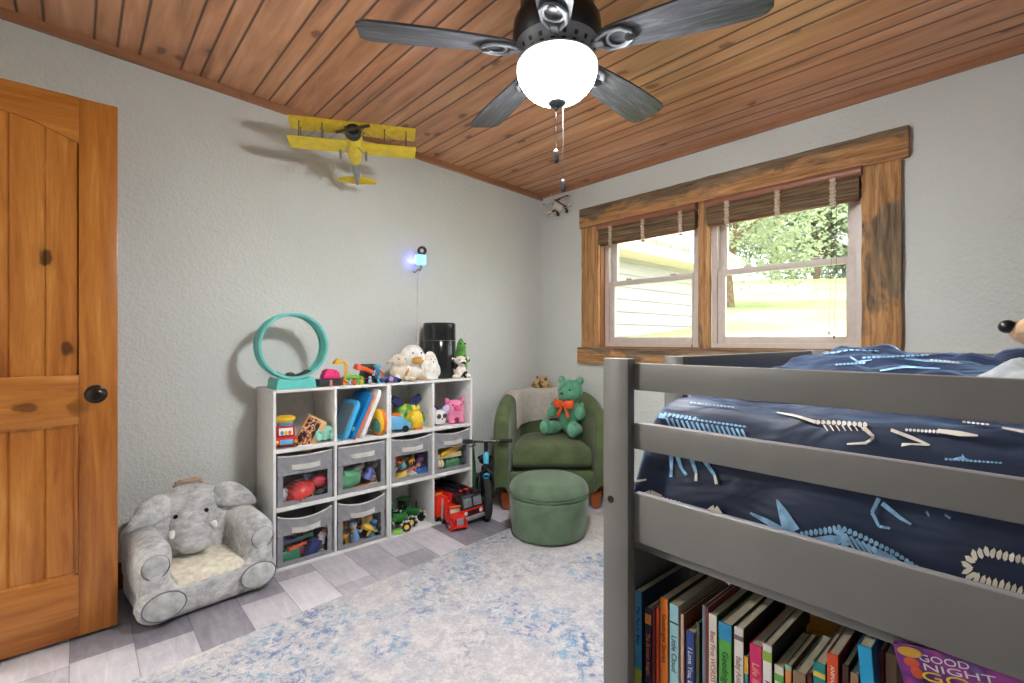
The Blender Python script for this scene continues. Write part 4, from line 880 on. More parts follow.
obj('tread', g, pm((52, 56, 52), .85), p)
g = G(); g.sph((.0, -.01, .066), (.02, .024, .012), seg=14)
for v_ in g.bm.verts: v_.co += Vector((.3, 1, .6))*noise.noise(v_.co*90)*.006
tag(obj('pebble', g, pm((74, 84, 62), .9, 0, .2), loc=(-2.70, .85, TOPZ+.005)), 'small mossy grey lump lying inside the teal ring wheel', 'pebble')
p = top(328, -2.69, 'long black toy tray beneath the magenta toy castle', 'toy_tray', y=378)
obj('tray', G().box((0, 0, .018), (.08, .125, .036), bev=.004), pm((44, 50, 50), .5), p); obj('lip', G().box((0, 0, .037), (.084, .13, .005), bev=.002), BLK, p)
by = p.location.y
g = G(); g.prism([(-.05, 0), (.05, 0), (.047, .02), (.036, .03), (.03, .046), (.012, .052), (-.02, .054), (-.03, .038), (-.044, .026)], (-.03, 0, 0), (0, 1, 0), (0, 0, 1), .06, bev=.006); g.sph((.02, -.02, .04), .012); g.sph((.022, .02, .036), .012)
tag(obj('toy_castle', g, plastic((230, 52, 124)), loc=(-2.69, by+.012, TOPZ+.0398)), 'magenta pink castle shaped toy on the black tray', 'toy', GT)
p = top(331, -2.632, 'tiny toy figure with peach face before the black tray', 'toy_figure')
g = G(); t_figure(g, .021); obj('body', g, [plastic((206, 120, 110)), plastic((226, 180, 150))], p, smooth=45)
p = top(344, -2.68, 'yellow toy crane arm rising beside the teal ring wheel', 'toy_crane', y=379)
obj('base', G().box((0, 0, .012), (.045, .05, .024), (0, 0, .3), .006), ORG, p)
CR = plastic((236, 180, 50)); g = G(); g.tube([(0, .0, .02), (0, .012, .06), (0, .012, .115), (0, -.002, .132), (0, -.03, .128)], .009, 8); g.tube([(.014, -.004, .02), (.014, .004, .11)], .004, 6); obj('boom', g, CR, p)
g = G(); g.prism([(-.06, .118), (-.02, .122), (-.024, .138), (-.04, .15), (-.058, .134)], (-.016, 0, 0), (0, 1, 0), (0, 0, 1), .032, bev=.003); obj('bucket', g, CR, p)
obj('lever', G().tube([(.02, .01, .01), (.028, -.02, .035)], .006, 8), plastic((226, 90, 60)), p)
def small_fig(px, X, col, col2, r, label, k='figure', rz=0, yy=380):
    p = top(px, X, label, 'toy_figure', y=yy, rz=rz); g = G(); KIND[k](g, r); obj('body', g, [plastic(col), plastic(col2)], p, smooth=45); return p
small_fig(350, -2.635, (170, 160, 196), (206, 180, 170), .02, 'tiny lilac toy figure left of the red one on the shelf')
small_fig(354.5, -2.628, (206, 58, 46), (150, 40, 40), .024, 'tiny dark red toy figure between lilac and lime figures')
small_fig(362, -2.63, (190, 200, 60), (206, 186, 60), .026, 'lime yellow toy figure before the orange toy digger')
small_fig(370, -2.632, (160, 168, 184), (150, 156, 172), .026, 'pale grey toy figure beside the sky blue one')
small_fig(379, -2.632, (96, 180, 216), (110, 190, 222), .027, 'sky blue toy figure at the right of the tiny figures')
p = top(352, -2.68, 'green toy dinosaur lying flat behind the tiny figures', 'toy_crocodile', y=376)
g = G(); g.tube([(0, -.06, .01), (0, -.03, .016), (0, .02, .016), (0, .05, .012), (0, .075, .006)], [.008, .013, .014, .009, .004], 10); [g.tube([(0, y, .012), (.016*sx, y, .012), (.02*sx, y, .004)], .005, 6) for y in (-.02, .03) for sx in (-1, 1)]; obj('body', g, plastic((120, 200, 80)), p, smooth=50)
p.location.z += .026; g = G(); g.box((0, 0, .013), (.05, .11, .026), bev=.004); o = obj('toy_block', g, plastic((150, 196, 110)), loc=(p.location.x, p.location.y, TOPZ)); tag(o, 'flat pale green block under the lying green dinosaur', 'toy', GT)
p = top(368, -2.705, 'orange and black toy digger behind the tiny figures', 'toy_digger', y=374)
obj('cab', G().prism([(-.05, .03), (.06, .03), (.055, .055), (.02, .105), (-.03, .1)], (-.03, 0, 0), (0, 1, 0), (0, 0, 1), .06, bev=.005), pm((44, 36, 34), .4), p)
g = G(); g.tube([(.038, -.085, .098), (.04, -.03, .082), (.04, .03, .052), (.04, .07, .02)], [.016, .013, .012, .014], 10); obj('arm', g, plastic((226, 96, 44)), p)
g = G()
for sy in (-1, 1): g.box((.034*sy, 0, .016), (.018, .12, .03), bev=.012)
obj('track', g, BLK, p); obj('roof', G().box((0, 0, .108), (.05, .07, .01), bev=.003), plastic((60, 70, 50)), p); obj('bucket', G().prism([(-.1, .09), (-.075, .08), (-.07, .11), (-.09, .118)], (.015, 0, 0), (0, 1, 0), (0, 0, 1), .05, bev=.003), plastic((226, 90, 60)), p)
p = top(377.5, -2.665, 'light blue toy robot standing on the orange digger side', 'toy_robot', y=372)
p.location.z = TOPZ; g = G(); g.box((0, 0, .05), (.026, .026, .07), bev=.006); obj('body', g, plastic((66, 120, 170)), p); obj('head', G().box((0, 0, .098), (.03, .034, .026), bev=.008), plastic((100, 184, 220)), p)
for sy in (-1, 1): obj('arm', G().tube([(0, .014*sy, .075), (.01, .03*sy, .06), (.012, .032*sy, .045)], .006, 8), plastic((226, 110, 70)) if sy > 0 else plastic((100, 184, 220)), p); obj('leg', G().box((0, .008*sy, .012), (.02, .011, .024), bev=.003), plastic((40, 60, 90)), p)
p = top(391, -2.64, 'black and blue toy racing car before the lamb plush', 'toy_racing_car', y=379)
obj('body', G().prism([(-.075, .008), (.06, .008), (.065, .018), (.03, .026), (.0, .04), (-.03, .038), (-.07, .024)], (-.026, 0, 0), (0, 1, 0), (0, 0, 1), .052, bev=.005), plastic((40, 70, 160)), p)
obj('nose', G().box((0, -.062, .02), (.05, .04, .022), bev=.006), BLK, p); obj('roundel', G().cyl((.024, -.012, .024), (.029, -.012, .024), .014, seg=18), plastic((200, 150, 170)), p)
for y in (-.045, .04):
    for sx in (-1, 1): obj('wheel', G().cyl((.022*sx, y, .012), (.031*sx, y, .012), .012, seg=14), BLK, p)
# plush animals
CRM = plush((226, 214, 192), .6, 120); CRM2 = plush((238, 232, 222), .6, 120); GLD = plush((196, 146, 64), .4, 140)
p = top(398.5, -2.735, 'small cream plush lamb left of the white plush duck', 'plush_lamb', 'plush toy', y=377)
g = G(); g.sph((0, 0, .055), (.05, .06, .055)); g.sph((.01, 0, .125), (.042, .052, .042)); g.sph((.03, .0, .112), (.03, .032, .028))
for sy in (-1, 1): g.sph((0, .062*sy, .12), (.016, .026, .012), (-.5*sy, 0, 0)); g.sph((.045, .04*sy, .016), (.03, .022, .018))
soften(obj('body', g, CRM, p), .007, 3)
for sy in (-1, 1): obj('eye', G().sph((.044, .022*sy, .136), .005, seg=8), BLK, p)
p = top(412.5, -2.725, 'white plush duck with golden bill in the middle of three plush toys', 'plush_duck', 'plush toy', y=377)
g = G(); g.sph((0, 0, .055), (.05, .055, .058)); g.sph((.0, 0, .155), (.064, .076, .07))
for sy in (-1, 1): g.sph((.0, .062*sy, .14), (.04, .026, .04)); g.sph((.02, .055*sy, .055), (.02, .018, .04), (.4*sy, 0, 0))
soften(obj('body', g, CRM2, p), .008, 3)
g = G(); g.sph((.065, 0, .12), (.03, .042, .018)); g.sph((.06, 0, .135), (.022, .032, .014)); obj('bill', g, GLD, p)
for sy in (-1, 1): obj('eye', G().sph((.058, .03*sy, .172), .0055, seg=8), BLK, p); obj('wing', G().sph((.02, .058*sy, .05), (.022, .014, .042), (.5*sy, 0, 0), 14), GLD, p); obj('foot', G().sph((.05, .036*sy, .012), (.032, .022, .012), seg=12), plush((226, 196, 150), .4), p)
p = top(430, -2.70, 'white plush owl shaped like an egg, before the black cylinder', 'plush_owl', 'plush toy', y=377)
g = G(); g.lathe([(0, 0), (.05, .002), (.064, .03), (.062, .075), (.05, .12), (.036, .155), (.018, .176), (0, .18)], seg=28, sx=.85)
for sy in (-1, 1): g.sph((.0, .058*sy, .06), (.026, .014, .045), (.18*sy, 0, 0))
obj('body', g, CRM2, p, smooth=60)
for sy in (-1, 1): obj('eye', G().sph((.034, .013*sy, .128), .0055, seg=8), BLK, p)
obj('beak', G().lathe([(0, 0), (.007, 0), (0, .012)], (.04, 0, .115), 8, (1, 0, -.6)), GLD, p)
p = thing('air_purifier', 'glossy black cylinder air purifier standing behind the plush toys', 'air purifier', (-2.775, onX(439.5, 375, -2.775).y, TOPZ+.0005))
BG = pm((40, 42, 42), .16, .35, .03)
obj('body', G().lathe([(0, 0), (.104, 0), (.108, .006), (.108, .245), (.106, .248), (0, .248)], seg=48), BG, p); obj('cover', G().lathe([(0, .251), (.106, .251), (.108, .254), (.108, .36), (.102, .368), (.094, .366), (0, .36)], seg=48), BG, p)
obj('grille', G().lathe([(0, .361), (.09, .361), (.09, .364), (0, .365)], seg=32), BLK, p); obj('seam_ring', G().torus((0, 0, .2495), .1065, .0022, seg=48), pm((120, 122, 120), .3, .6), p)
p = thing('plush_cow', 'white plush cow with black patches at the right shelf end', 'plush toy', (-2.665, onX(460, 376, -2.665).y, TOPZ), -.2, GT)
g = G(); g.sph((-.01, 0, .05), (.046, .045, .05)); g.sph((.015, 0, .112), (.034, .038, .036)); g.sph((.038, 0, .1), (.022, .027, .02))
for sy in (-1, 1): g.sph((.036, .026*sy, .024), (.018, .016, .028)); g.sph((.03, .048*sy, .012), (.03, .018, .014)); g.sph((.0, .05*sy, .125), (.01, .024, .012), (.5*sy, 0, 0))
s = N('cow_patches'); v = s.coord(); c = s.ramp(s.noise(v, 16, 1), [(.40, (30, 28, 28)), (.43, (232, 222, 212))]); s.bump(s.noise(v, 150, 2), .4, .003); soften(obj('body', g, s.fin(c, .95), p), .006, 3)
for sy in (-1, 1): obj('eye', G().sph((.041, .02*sy, .122), .005, seg=8), BLK, p); obj('horn', G().lathe([(0, 0), (.008, 0), (.006, .014), (0, .02)], (.005, .03*sy, .142), 10, (0, .4*sy, 1)), plush((120, 84, 56), .3), p)
p = thing('plush_dragon', 'green spiky plush dragon peeking from behind the plush cow', 'plush toy', (-2.80, onX(461, 375, -2.80).y, TOPZ), -.3, GT, 1.18)
g = G(); g.lathe([(0, 0), (.035, .002), (.04, .06), (.036, .13), (.022, .2), (.008, .225), (0, .228)], seg=20); g.sph((.02, 0, .175), (.03, .026, .022))
for z, r in ((.09, .02), (.14, .018), (.19, .014), (.215, .01)): g.lathe([(0, 0), (r, 0), (0, r*1.8)], (-.022, .012, z), 8, (-.6, .5, .5))
for sy in (-1, 1): g.sph((.02, .036*sy, .1), (.03, .014, .014), (0, .4, 0))
soften(obj('body', g, plush((96, 170, 70), .4), p), .006, 2)
for sy in (-1, 1): obj('eye', G().sph((.036, .014*sy, .193), .006, seg=8), BLK, p)

# green leaf shaped board leaning in the gap beside the unit
pl = [(.055*math.sin(PI*min(1, (i/20)**.8)) + .002, .86*i/20) for i in range(21)]
g = G(); g.prism(pl+[(-x, y) for x, y in pl[::-1]], (0, .009, 0), (1, 0, 0), (0, 0, 1), .018, bev=.003)
p = thing('leaf_board', 'dark green leaf shaped foam board leaning beside the white shelves', 'toy', (-2.69, 2.045, .0), (-.06, -.18, .25))
obj('board', g, pm((58, 98, 56), .6, 0, .12), p); g = G(); g.tube([(.0, -.012, .03), (.0, -.013, .84)], .004, 6); obj('midrib', g, pm((120, 160, 60), .6), p)
g = G(); g.sph((.0, -.014, .28), (.034, .005, .07), seg=16); obj('patch', g, pm((196, 190, 50), .6), p); p.location.z = .012

# ================================================================== balance bike
p = thing('balance_bike', 'black and light blue balance bike nose out beside the armchair', 'balance bike', (-2.468, 1.985, .0), math.atan2(-.6, .8))
def wheel(name, c, r, parent, rz=0):
    w_ = obj(name, G().torus((0, 0, 0), r-.017, .017, (0, 1, 0), 48, 12, flat=1.3), RUB, parent, loc=c, rot=(0, 0, rz))
    obj('rim', G().torus((0, 0, 0), r-.036, .007, (0, 1, 0), 40, 8, flat=1.5), pm((36, 36, 38), .4), w_)
    g = G(); g.cyl((0, -.03, 0), (0, .03, 0), .014, seg=14, bev=.003)
    for i in range(10):
        a = 2*PI*i/10; g.tube([(.01*math.cos(a), 0, .01*math.sin(a)), ((r-.036)*math.cos(a), 0, (r-.036)*math.sin(a))], .003, 6)
    obj('spokes', g, pm((60, 60, 62), .4), w_); return w_
SK = plastic((92, 190, 228), .25); BKM = pm((30, 30, 32), .35, .3)
fw = wheel('front_wheel', (0, 0, .136), .136, p, .12)
wheel('rear_wheel', (-.34, 0, .133), .133, p)
g = G()
for sy in (-1, 1): g.tube([(0, .045*sy, .136), (-.008, .046*sy, .23), (-.025, .036*sy, .292), (-.035, .0, .318)], .009, 8)
obj('fork', g, BKM, p); obj('front_fender', G().torus((0, 0, .136), .149, .012, (0, 1, 0), 20, 8, arc=.28, flat=1.8), SK, p, loc=(0, 0, 0))
obj('head_tube', G().cyl((-.034, 0, .352), (-.05, 0, .425), .019, seg=20, bev=.004), SK, p)
obj('stem', G().tube([(-.034, 0, .31), (-.052, 0, .42), (-.066, 0, .475), (-.06, 0, .495)], .013, 10), BKM, p)
g = G(); g.tube([(-.066, -.17, .495), (-.06, -.08, .495), (-.058, 0, .495), (-.06, .08, .495), (-.066, .17, .495)], .009, 10); hb = obj('handlebar', g, BKM, p)
for sy in (-1, 1): obj('grip', G().cyl((-.0665, .175*sy, .495), (-.0615, .09*sy, .495), .0135, seg=14, bev=.003), RUB, hb); obj('brake_lever', G().tube([(-.05, .085*sy, .497), (-.02, .07*sy, .48), (-.012, .11*sy, .468)], .004, 6), BKM, hb)
g = G(); g.tube([(-.045, 0, .375), (-.12, 0, .27), (-.2, 0, .22), (-.27, 0, .23)], [.018, .018, .018, .016], 10)
for sy in (-1, 1): g.tube([(-.24, .012*sy, .225), (-.3, .036*sy, .18), (-.34, .036*sy, .133)], .009, 8)
g.tube([(-.25, 0, .23), (-.27, 0, .3)], .012, 8); obj('frame', g, BKM, p)
g = G(); g.sph((-.26, 0, .32), (.075, .045, .025)); g.sph((-.31, 0, .326), (.04, .055, .022)); soften(obj('saddle', g, BKM, p), .008, 2)

# ================================================================== hanging models and the wall light
heading = Vector((.85, -.43, .24)).normalized(); side = Vector((.43, .9, 0)).normalized(); upv = heading.cross(-side).normalized()
upv = upv if upv.z > 0 else -upv
BPL = Vector((-2.43, 1.075, 2.175))
p = thing('model_biplane', 'yellow model biplane hanging under the pine ceiling by left wall', 'model plane', BPL, scale=.9)
Mb = Matrix((heading, side, upv)).transposed(); p.rotation_euler = Mb.to_euler()
PY = pm((222, 192, 40), .4, 0, .06); GRY = pm((150, 150, 150), .4, .3)
g = G(); g.lathe([(0, -.14), (.034, -.14), (.046, -.05), (.05, .05), (.044, .1), (0, .1)], (0, 0, 0), 24, (1, 0, 0)); obj('fuselage', g, PY, p)
g = G(); g.lathe([(0, -.4), (.01, -.4), (.022, -.27), (.034, -.14), (0, -.14)], (0, 0, 0), 20, (1, 0, 0)); obj('tail_boom', g, GRY, p)
obj('cowling', G().lathe([(.012, .098), (.041, .1), (.046, .115), (.044, .14), (.034, .15), (.03, .135), (0, .132)], (0, 0, 0), 24, (1, 0, 0)), pm((60, 58, 56), .3, .6), p)
g = G(); g.sph((.15, 0, 0), (.016, .012, .012)); g.box((.152, 0, 0), (.005, .19, .02), (.35, 0, 0), .002); obj('propeller', g, pm((84, 74, 62), .35, .4), p)
def wing(z, x0, x1, half, drop=0):
    g = G(); n = 9; pr_ = [(x1, 0), (x1-.012, .0075), (x1-.04, .009), (x0+.02, .004), (x0, 0), (x1-.03, -.003)]
    pr_ = [(x_, z_) for x_, z_ in pr_]
    g.prism(pr_, (0, half, z), (1, 0, 0), (0, 0, 1), 2*half, bev=.001); return g
obj('upper_wing', wing(.085, -.02, .1, .345), PY, p, smooth=0); obj('lower_wing', wing(-.03, -.03, .085, .345), PY, p, smooth=0)
STR = pm((110, 104, 96), .4, .4)
for sy in (-1, 1):
    for y in (.17, .29):
        for x in (0, .06): obj('wing_strut', G().tube([(x, y*sy, -.028), (x+.006, y*sy, .087)], .003, 6), STR, p)
    for x in (.02, .07): obj('cabane_strut', G().tube([(x, .035*sy, .02), (x, .055*sy, .087)], .003, 6), STR, p)
    obj('rigging_wire', G().tube([(.03, .06*sy, .08), (.03, .17*sy, -.02)], .0012, 5), STR, p); obj('rigging_wire', G().tube([(.03, .17*sy, .08), (.03, .29*sy, -.02)], .0012, 5), STR, p)
for sy in (-1, 1):
    o = obj('landing_leg', G().tube([(.05, .02*sy, -.035), (.06, .065*sy, -.1)], .003, 6), GRY, p); obj('wheel', G().cyl((.06, .062*sy, -.102), (.06, .074*sy, -.102), .025, seg=20, bev=.003), pm((120, 118, 114), .5), o)
g = G(); g.prism([(-.41, .0), (-.39, .12), (-.345, .112), (-.32, .02), (-.32, -.02), (-.345, -.112), (-.39, -.12)], (0, 0, .0), (1, 0, 0), (0, 1, 0), .006, bev=.001); obj('tailplane', g, PY, p)
g = G(); g.prism([(-.3, 0), (-.38, -.008), (-.385, .06), (-.36, .075), (-.33, .05)], (0, .003, .0), (1, 0, 0), (0, 0, 1), .006, bev=.001); obj('tail_fin', g, GRY, p)
Mi = Mb.inverted()
for q in ((.05, .2, .09), (.05, -.2, .09)):
    w_ = Mb @ Vector(q)*.9+BPL; obj('hanging_line', G().tube([q, Mi @ (Vector((w_.x, w_.y, ceil_z(w_.y)))-BPL)/.9], .0006, 5), pm((200, 200, 200), .4), p)
# small white plane in the corner
c0 = onY(557, 208, 2.82)
p = thing('model_plane', 'small white patterned toy plane hanging in the ceiling corner', 'model plane', c0, (math.radians(24), math.radians(-12), math.radians(-28)), scale=1.3)
s = N('spotted_paint'); v = s.coord(); c = s.ramp(s.noise(v, 30, 1), [(.36, (60, 52, 46)), (.39, (196, 150, 110)), (.44, (228, 222, 214))]); SPT = s.fin(c, .5)
g = G(); g.lathe([(0, -.09), (.012, -.085), (.024, -.02), (.026, .03), (.018, .055), (0, .06)], (0, 0, 0), 20, (1, 0, 0)); obj('fuselage', g, SPT, p)
obj('upper_wing', G().box((.02, 0, .035), (.055, .2, .007), bev=.003), SPT, p); obj('lower_wing', G().box((.015, 0, -.018), (.05, .18, .007), bev=.003), SPT, p); obj('tailplane', G().box((-.08, 0, .004), (.03, .08, .005), bev=.002), SPT, p)
for sy in (-1, 1): o = obj('wheel', G().cyl((.03, .026*sy, -.045), (.03, .036*sy, -.045), .016, seg=16, bev=.003), BLK, p); obj('strut', G().tube([(.02, .02*sy, -.015), (.03, .028*sy, -.045)], .003, 6), SPT, p); obj('roundel', G().cyl((.02, .07*sy, .0385), (.02, .07*sy, .0405), .016, seg=16), pm((50, 50, 52), .5), p)
obj('propeller', G().box((.062, 0, 0), (.004, .012, .08), (.6, 0, 0), .002), pm((70, 60, 50), .5), p)
obj('hanging_line', G().tube([(.01, 0, .038), (.01, 0, .1)], .0008, 5), pm((200, 200, 200), .4), p)
# glowing night light robot on the wall
q = onX(421, 260, -2.86)
p = thing('night_light', 'small glowing blue night light with round lens on left wall', 'night light', (-2.91, q.y, q.z))
s = N('glowing_blue'); s.b.inputs['Emission Color'].default_value = (.2, .5, 1, 1); s.b.inputs['Emission Strength'].default_value = 1.6; GB = s.fin(lin((120, 180, 240)), .3)
obj('glow_body', G().box((.05, 0, 0), (.05, .062, .07), bev=.012), GB, p)
ln_ = obj('lens', G().lathe([(0, 0), (.03, 0), (.032, .01), (.026, .016), (.018, .012), (0, .012)], (.045, .012, .062), 24, (.8, -.55, .1)), pm((70, 60, 54), .35, .3), p); obj('lens_glass', G().sph((.055, .004, .063), (.012, .014, .014), seg=14), pm((206, 200, 190), .2), ln_)
g = G(); g.b2((-.008, -.02, -.03), (.006, .02, .05), bev=.003); g.tube([(0, 0, 0), (.03, 0, 0)], .01, 8); obj('wall_bracket', g, WHT, p)
g = G(); g.tube([(.05, 0, -.03), (.05, .002, -.05), (.03, .0, -.07)], .008, 8); g.tube([(.04, -.01, -.06), (.03, -.035, -.085), (.03, -.05, -.08)], .006, 8); obj('foot', g, pm((150, 140, 130), .5), p)
led = bpy.data.lights.new('led', 'POINT'); led.energy = .16; led.color = (.16, .16, 1); led.shadow_soft_size = .01; lo = bpy.data.objects.new('led', led); COL.objects.link(lo); lo.parent = p; lo.location = (.022, -.038, .0)
obj('cord', G().tube([(.03, 0, -.07), (.004, .004, -.12), (-.004, .004, -.3), (-.004, .0, -.45), (-.004, -.006, -.6), (-.004, -.006, -.74)], .0025, 6), pm((214, 212, 206), .5), p)
# ================================================================== low loft bed
s = N('grey_paint'); v = s.coord(); s.bump(s.noise(s.mapping(v, (.2, 1, 1)), 40, 3), .05, .003)
PAINT = s.fin(s.ramp(s.noise(v, 5, 3), [(.3, (116, 115, 114)), (.7, (124, 123, 122))]), .38)
BX0, BX1, BY0, BY1 = -.623, 1.38, .81, 2.055
bed = thing('loft_bed', 'grey painted low loft bed with plank guard rails along the right', 'bed', ((BX0+BX1)/2, (BY0+BY1)/2, 0))
bo = -bed.location
def bb(name, a, b, bev=.003, mat=None, par=None):
    g = G(); g.b2(Vector(a)+bo, Vector(b)+bo, bev=bev); return obj(name, g, mat or PAINT, par or bed)
pw = .061; PT = 1.129
Z0 = .0105; pt = .024
p1 = bb('post', (BX0, BY0, Z0), (BX0+pw, BY0+pt, PT), .003); bb('post', (BX1-pw, BY0, Z0), (BX1, BY0+pt, PT), .003); bb('post', (BX0, BY1-pt, Z0), (BX0+pw, BY1, PT), .003); bb('post', (BX1-pw, BY1-pt, Z0), (BX1, BY1, PT), .003)
bb('ladder_post', (BX0, 1.045, Z0), (BX0+.05, 1.067, PT-.001), .003)
obj('bolt_cap', G().lathe([(0, -.002), (.007, -.002), (.0075, .001), (.004, .002), (.003, .0005), (0, .0005)], Vector((-.603, BY0, .842))+bo, 18, (0, -1, 0)), pm((30, 30, 30), .5, .3), p1)
ya, yb_ = .8285, .8475
for z0, z1 in ((1.066, 1.12), (.9485, 1.0015)): bb('guard_rail', (BX0+pw, ya, z0), (BX1-pw, yb_, z1), .003)
bb('side_board', (BX0+pw, ya, .764), (BX1-pw, yb_, .8615), .003)
for z0, z1 in ((1.068, 1.126), (.9485, 1.0015)):
    bb('end_rail', (BX0+.004, 1.067, z0), (BX0+.022, BY1-pt, z1), .003); bb('guard_rail', (BX0+pw, BY1-.041, z0), (BX1-pw, BY1-.022, z1), .003)
bb('side_board', (BX0+pw, BY1-.041, .764), (BX1-pw, BY1-.022, .8615)); bb('end_board', (BX0+.004, BY0+pt, .764), (BX0+.022, 1.045, .8615)); bb('end_board', (BX0+.004, 1.067, .764), (BX0+.022, BY1-pt, .8615))
for z in (.22, .46, .68): bb('ladder_rung', (BX0+.004, BY0+pt, z), (BX0+.03, 1.045, z+.06), .004)
for z0, z1 in ((1.068, 1.126), (.9485, 1.0015), (.764, .8615)): bb('end_rail', (BX1-.022, BY0+pt, z0), (BX1-.004, BY1-pt, z1))
g = G()
for i in range(14): g.b2(Vector((BX0+.1+i*.135, yb_, .772))+bo, Vector((BX0+.17+i*.135, BY1-.041, .786))+bo)
obj('slat_deck', g, wood('deck_slats', [(190, 160, 120), (214, 186, 148)], 1, 1, 0, .6), bed)
g = G(); g.b2((-.535, .9, .788), (1.31, 1.96, .865), bev=.03, seg=3)
tag(obj('mattress', g, pm((226, 224, 220), .9)), 'white mattress beneath the navy dinosaur comforter on the bed', 'mattress')

# comforter: a draped height field over the mattress
CX0, CX1, CY0, CY1, CB = -.598, 1.335, .864, 2.0, .868
def sm(a, b, x): t_ = max(0, min(1, (x-a)/(b-a))); return t_*t_*(3-2*t_)
def hgt(x, y):
    h = 1.042+.03*sm(.9, 1.3, y)+.056*sm(1.25, 1.72, y)*(1-.25*sm(-.4, -.1, x))*sm(-.66, -.44, x)
    q = Vector((x*3.2, y*7.5, 0)); w = noise.noise(q)*.012+noise.noise(Vector((x*7+y*3, y*13, 5)))*.011+noise.noise(Vector((x*14-y*9, y*24, 2)))*.005
    w += .006*math.sin(26*y+5*x+3*noise.noise(Vector((x*2, y*2, 9))))*sm(.9, 1.0, y)
    hp = sm(1.4, 1.7, y); w += hp*(noise.noise(Vector((x*9, y*9, 3)))*.018+noise.noise(Vector((x*22, y*20, 7)))*.008)
    w += (.03*(abs(noise.noise(Vector((x*3.6-y*2.2, y*8+x*2.5, 11))))-.2)+.02*(abs(noise.noise(Vector((x*8+y*5, y*15-x*4, 4))))-.2))*sm(.885, 1.0, y)
    return h+w
def edge(d, r): t_ = max(0, min(1, d/r)); return math.sqrt(max(0, 1-(1-t_)**2))
def top_z(x, y):
    e = edge(x-CX0, .065)*edge(y-CY0, .075)*edge(CX1-x, .08)*edge(CY1-y, .1)
    zb = .80
    return zb+(hgt(x, y)-zb)*e
def steps(a, b, n, r):
    o = [0, .0006, .0025, .006, .012, .02, .03, .042, .056, .072, .09]; L = b-a; m = [r*1.1+(L-2.2*r)*i/n for i in range(n+1)]
    k_ = r/.09
    return [a+x*k_ for x in o]+[a+x for x in m if .09*k_ < x < L-.09*k_]+[b-x*k_ for x in o[::-1]]
xs = steps(CX0, CX1, 110, .1); ys = steps(CY0, CY1, 90, .075)
g = G(); gv = []
for x in xs:
    col_ = []
    for y in ys:
        f_y = y
        fold = .006*math.sin(x*31+2*noise.noise(Vector((x*4, 0, 1))))*max(0, 1-(y-CY0)/.05)
        col_.append(g.bm.verts.new((x, f_y+fold*.6, top_z(x, y))))
    gv.append(col_)
for i in range(len(xs)-1):
    for j in range(len(ys)-1): g.bm.faces.new((gv[i][j], gv[i+1][j], gv[i+1][j+1], gv[i][j+1]))
s = N('navy_comforter'); v = s.coord(); s.bump(s.noise(s.mapping(v, (.4, 1, 1), rot=(0, 0, .35)), 11, 2, .5, 1.2), .5, .03)
NAVYC = s.fin(s.ramp(s.noise(v, 4, 3), [(.35, (22, 36, 64)), (.65, (30, 48, 84))]), .6, Sheen_Weight=.85, Sheen_Roughness=.35, Sheen_Tint=(.42, .68, 1, 1))
PR_C = pm((238, 232, 220), .8, 0, .04); PR_B = pm((140, 186, 238), .7, 0, .16, 0, 60, 60)
def hit(px, py):
    d = Vector(_ray(px, py)); k_ = .3
    y_prev = None
    # the front drop first: nearly a wall just behind the rails
    while k_ < 3.2:
        p = Vector((d.x*k_, d.y*k_, CAM_H+d.z*k_))
        if CX0 < p.x < CX1 and CY0-.006 < p.y < CY1 and p.z < top_z(p.x, max(p.y, CY0)): return p
        k_ += .0015
    return None
def decal(poly, mi):
    P = [hit(*q) for q in poly]
    if any(p is None for p in P): return
    P2 = []
    for p in P:
        front = p.y < CY0+.04
        dirv = (Vector((0, 0, CAM_H))-p).normalized()
        P2.append(p+Vector((0, -.006, .001) if front else (0, -.001, .0035)))
    try: g.face(P2, mi)
    except ValueError: pass
def bone(a, b, w0, w1, mi, n=4):
    a = Vector(a); b = Vector(b); d = (b-a).normalized(); nn = Vector((-d.y, d.x))
    for i in range(n):
        u0, u1 = i/n, (i+1)/n; p, q = a.lerp(b, u0), a.lerp(b, u1); wa, wb = w0+(w1-w0)*u0, w0+(w1-w0)*u1
        decal([tuple(p+nn*wa), tuple(p-nn*wa), tuple(q-nn*wb), tuple(q+nn*wb)], mi)
def chain(pts, ws, mi):
    for i in range(len(pts)-1): bone(pts[i], pts[i+1], ws[i], ws[i+1], mi, 3)
def verts_(pts, w0, w1, mi, n, ang=0):
    # vertebrae: little leaf shapes strung along a path
    L = [0]
    for a, b in zip(pts, pts[1:]): L.append(L[-1]+(Vector(b)-Vector(a)).length)
    for k_ in range(n):
        s_ = L[-1]*(k_+.5)/n; i = max(j for j in range(len(L)-1) if L[j] <= s_); a, b = Vector(pts[i]), Vector(pts[i+1]); u = (s_-L[i])/(L[i+1]-L[i])
        c_ = a.lerp(b, u); d = (b-a).normalized(); nn = Vector((-d.y, d.x)); w = w0+(w1-w0)*k_/n; st = L[-1]/n*.42
        decal([tuple(c_-d*st+nn*w*.5), tuple(c_-d*st*.2+nn*w), tuple(c_+d*st+nn*w*.35), tuple(c_+d*st*.8-nn*w*.5), tuple(c_-d*st*.2-nn*w), tuple(c_-d*st-nn*w*.6)], mi)
C_, B_ = 1, 2
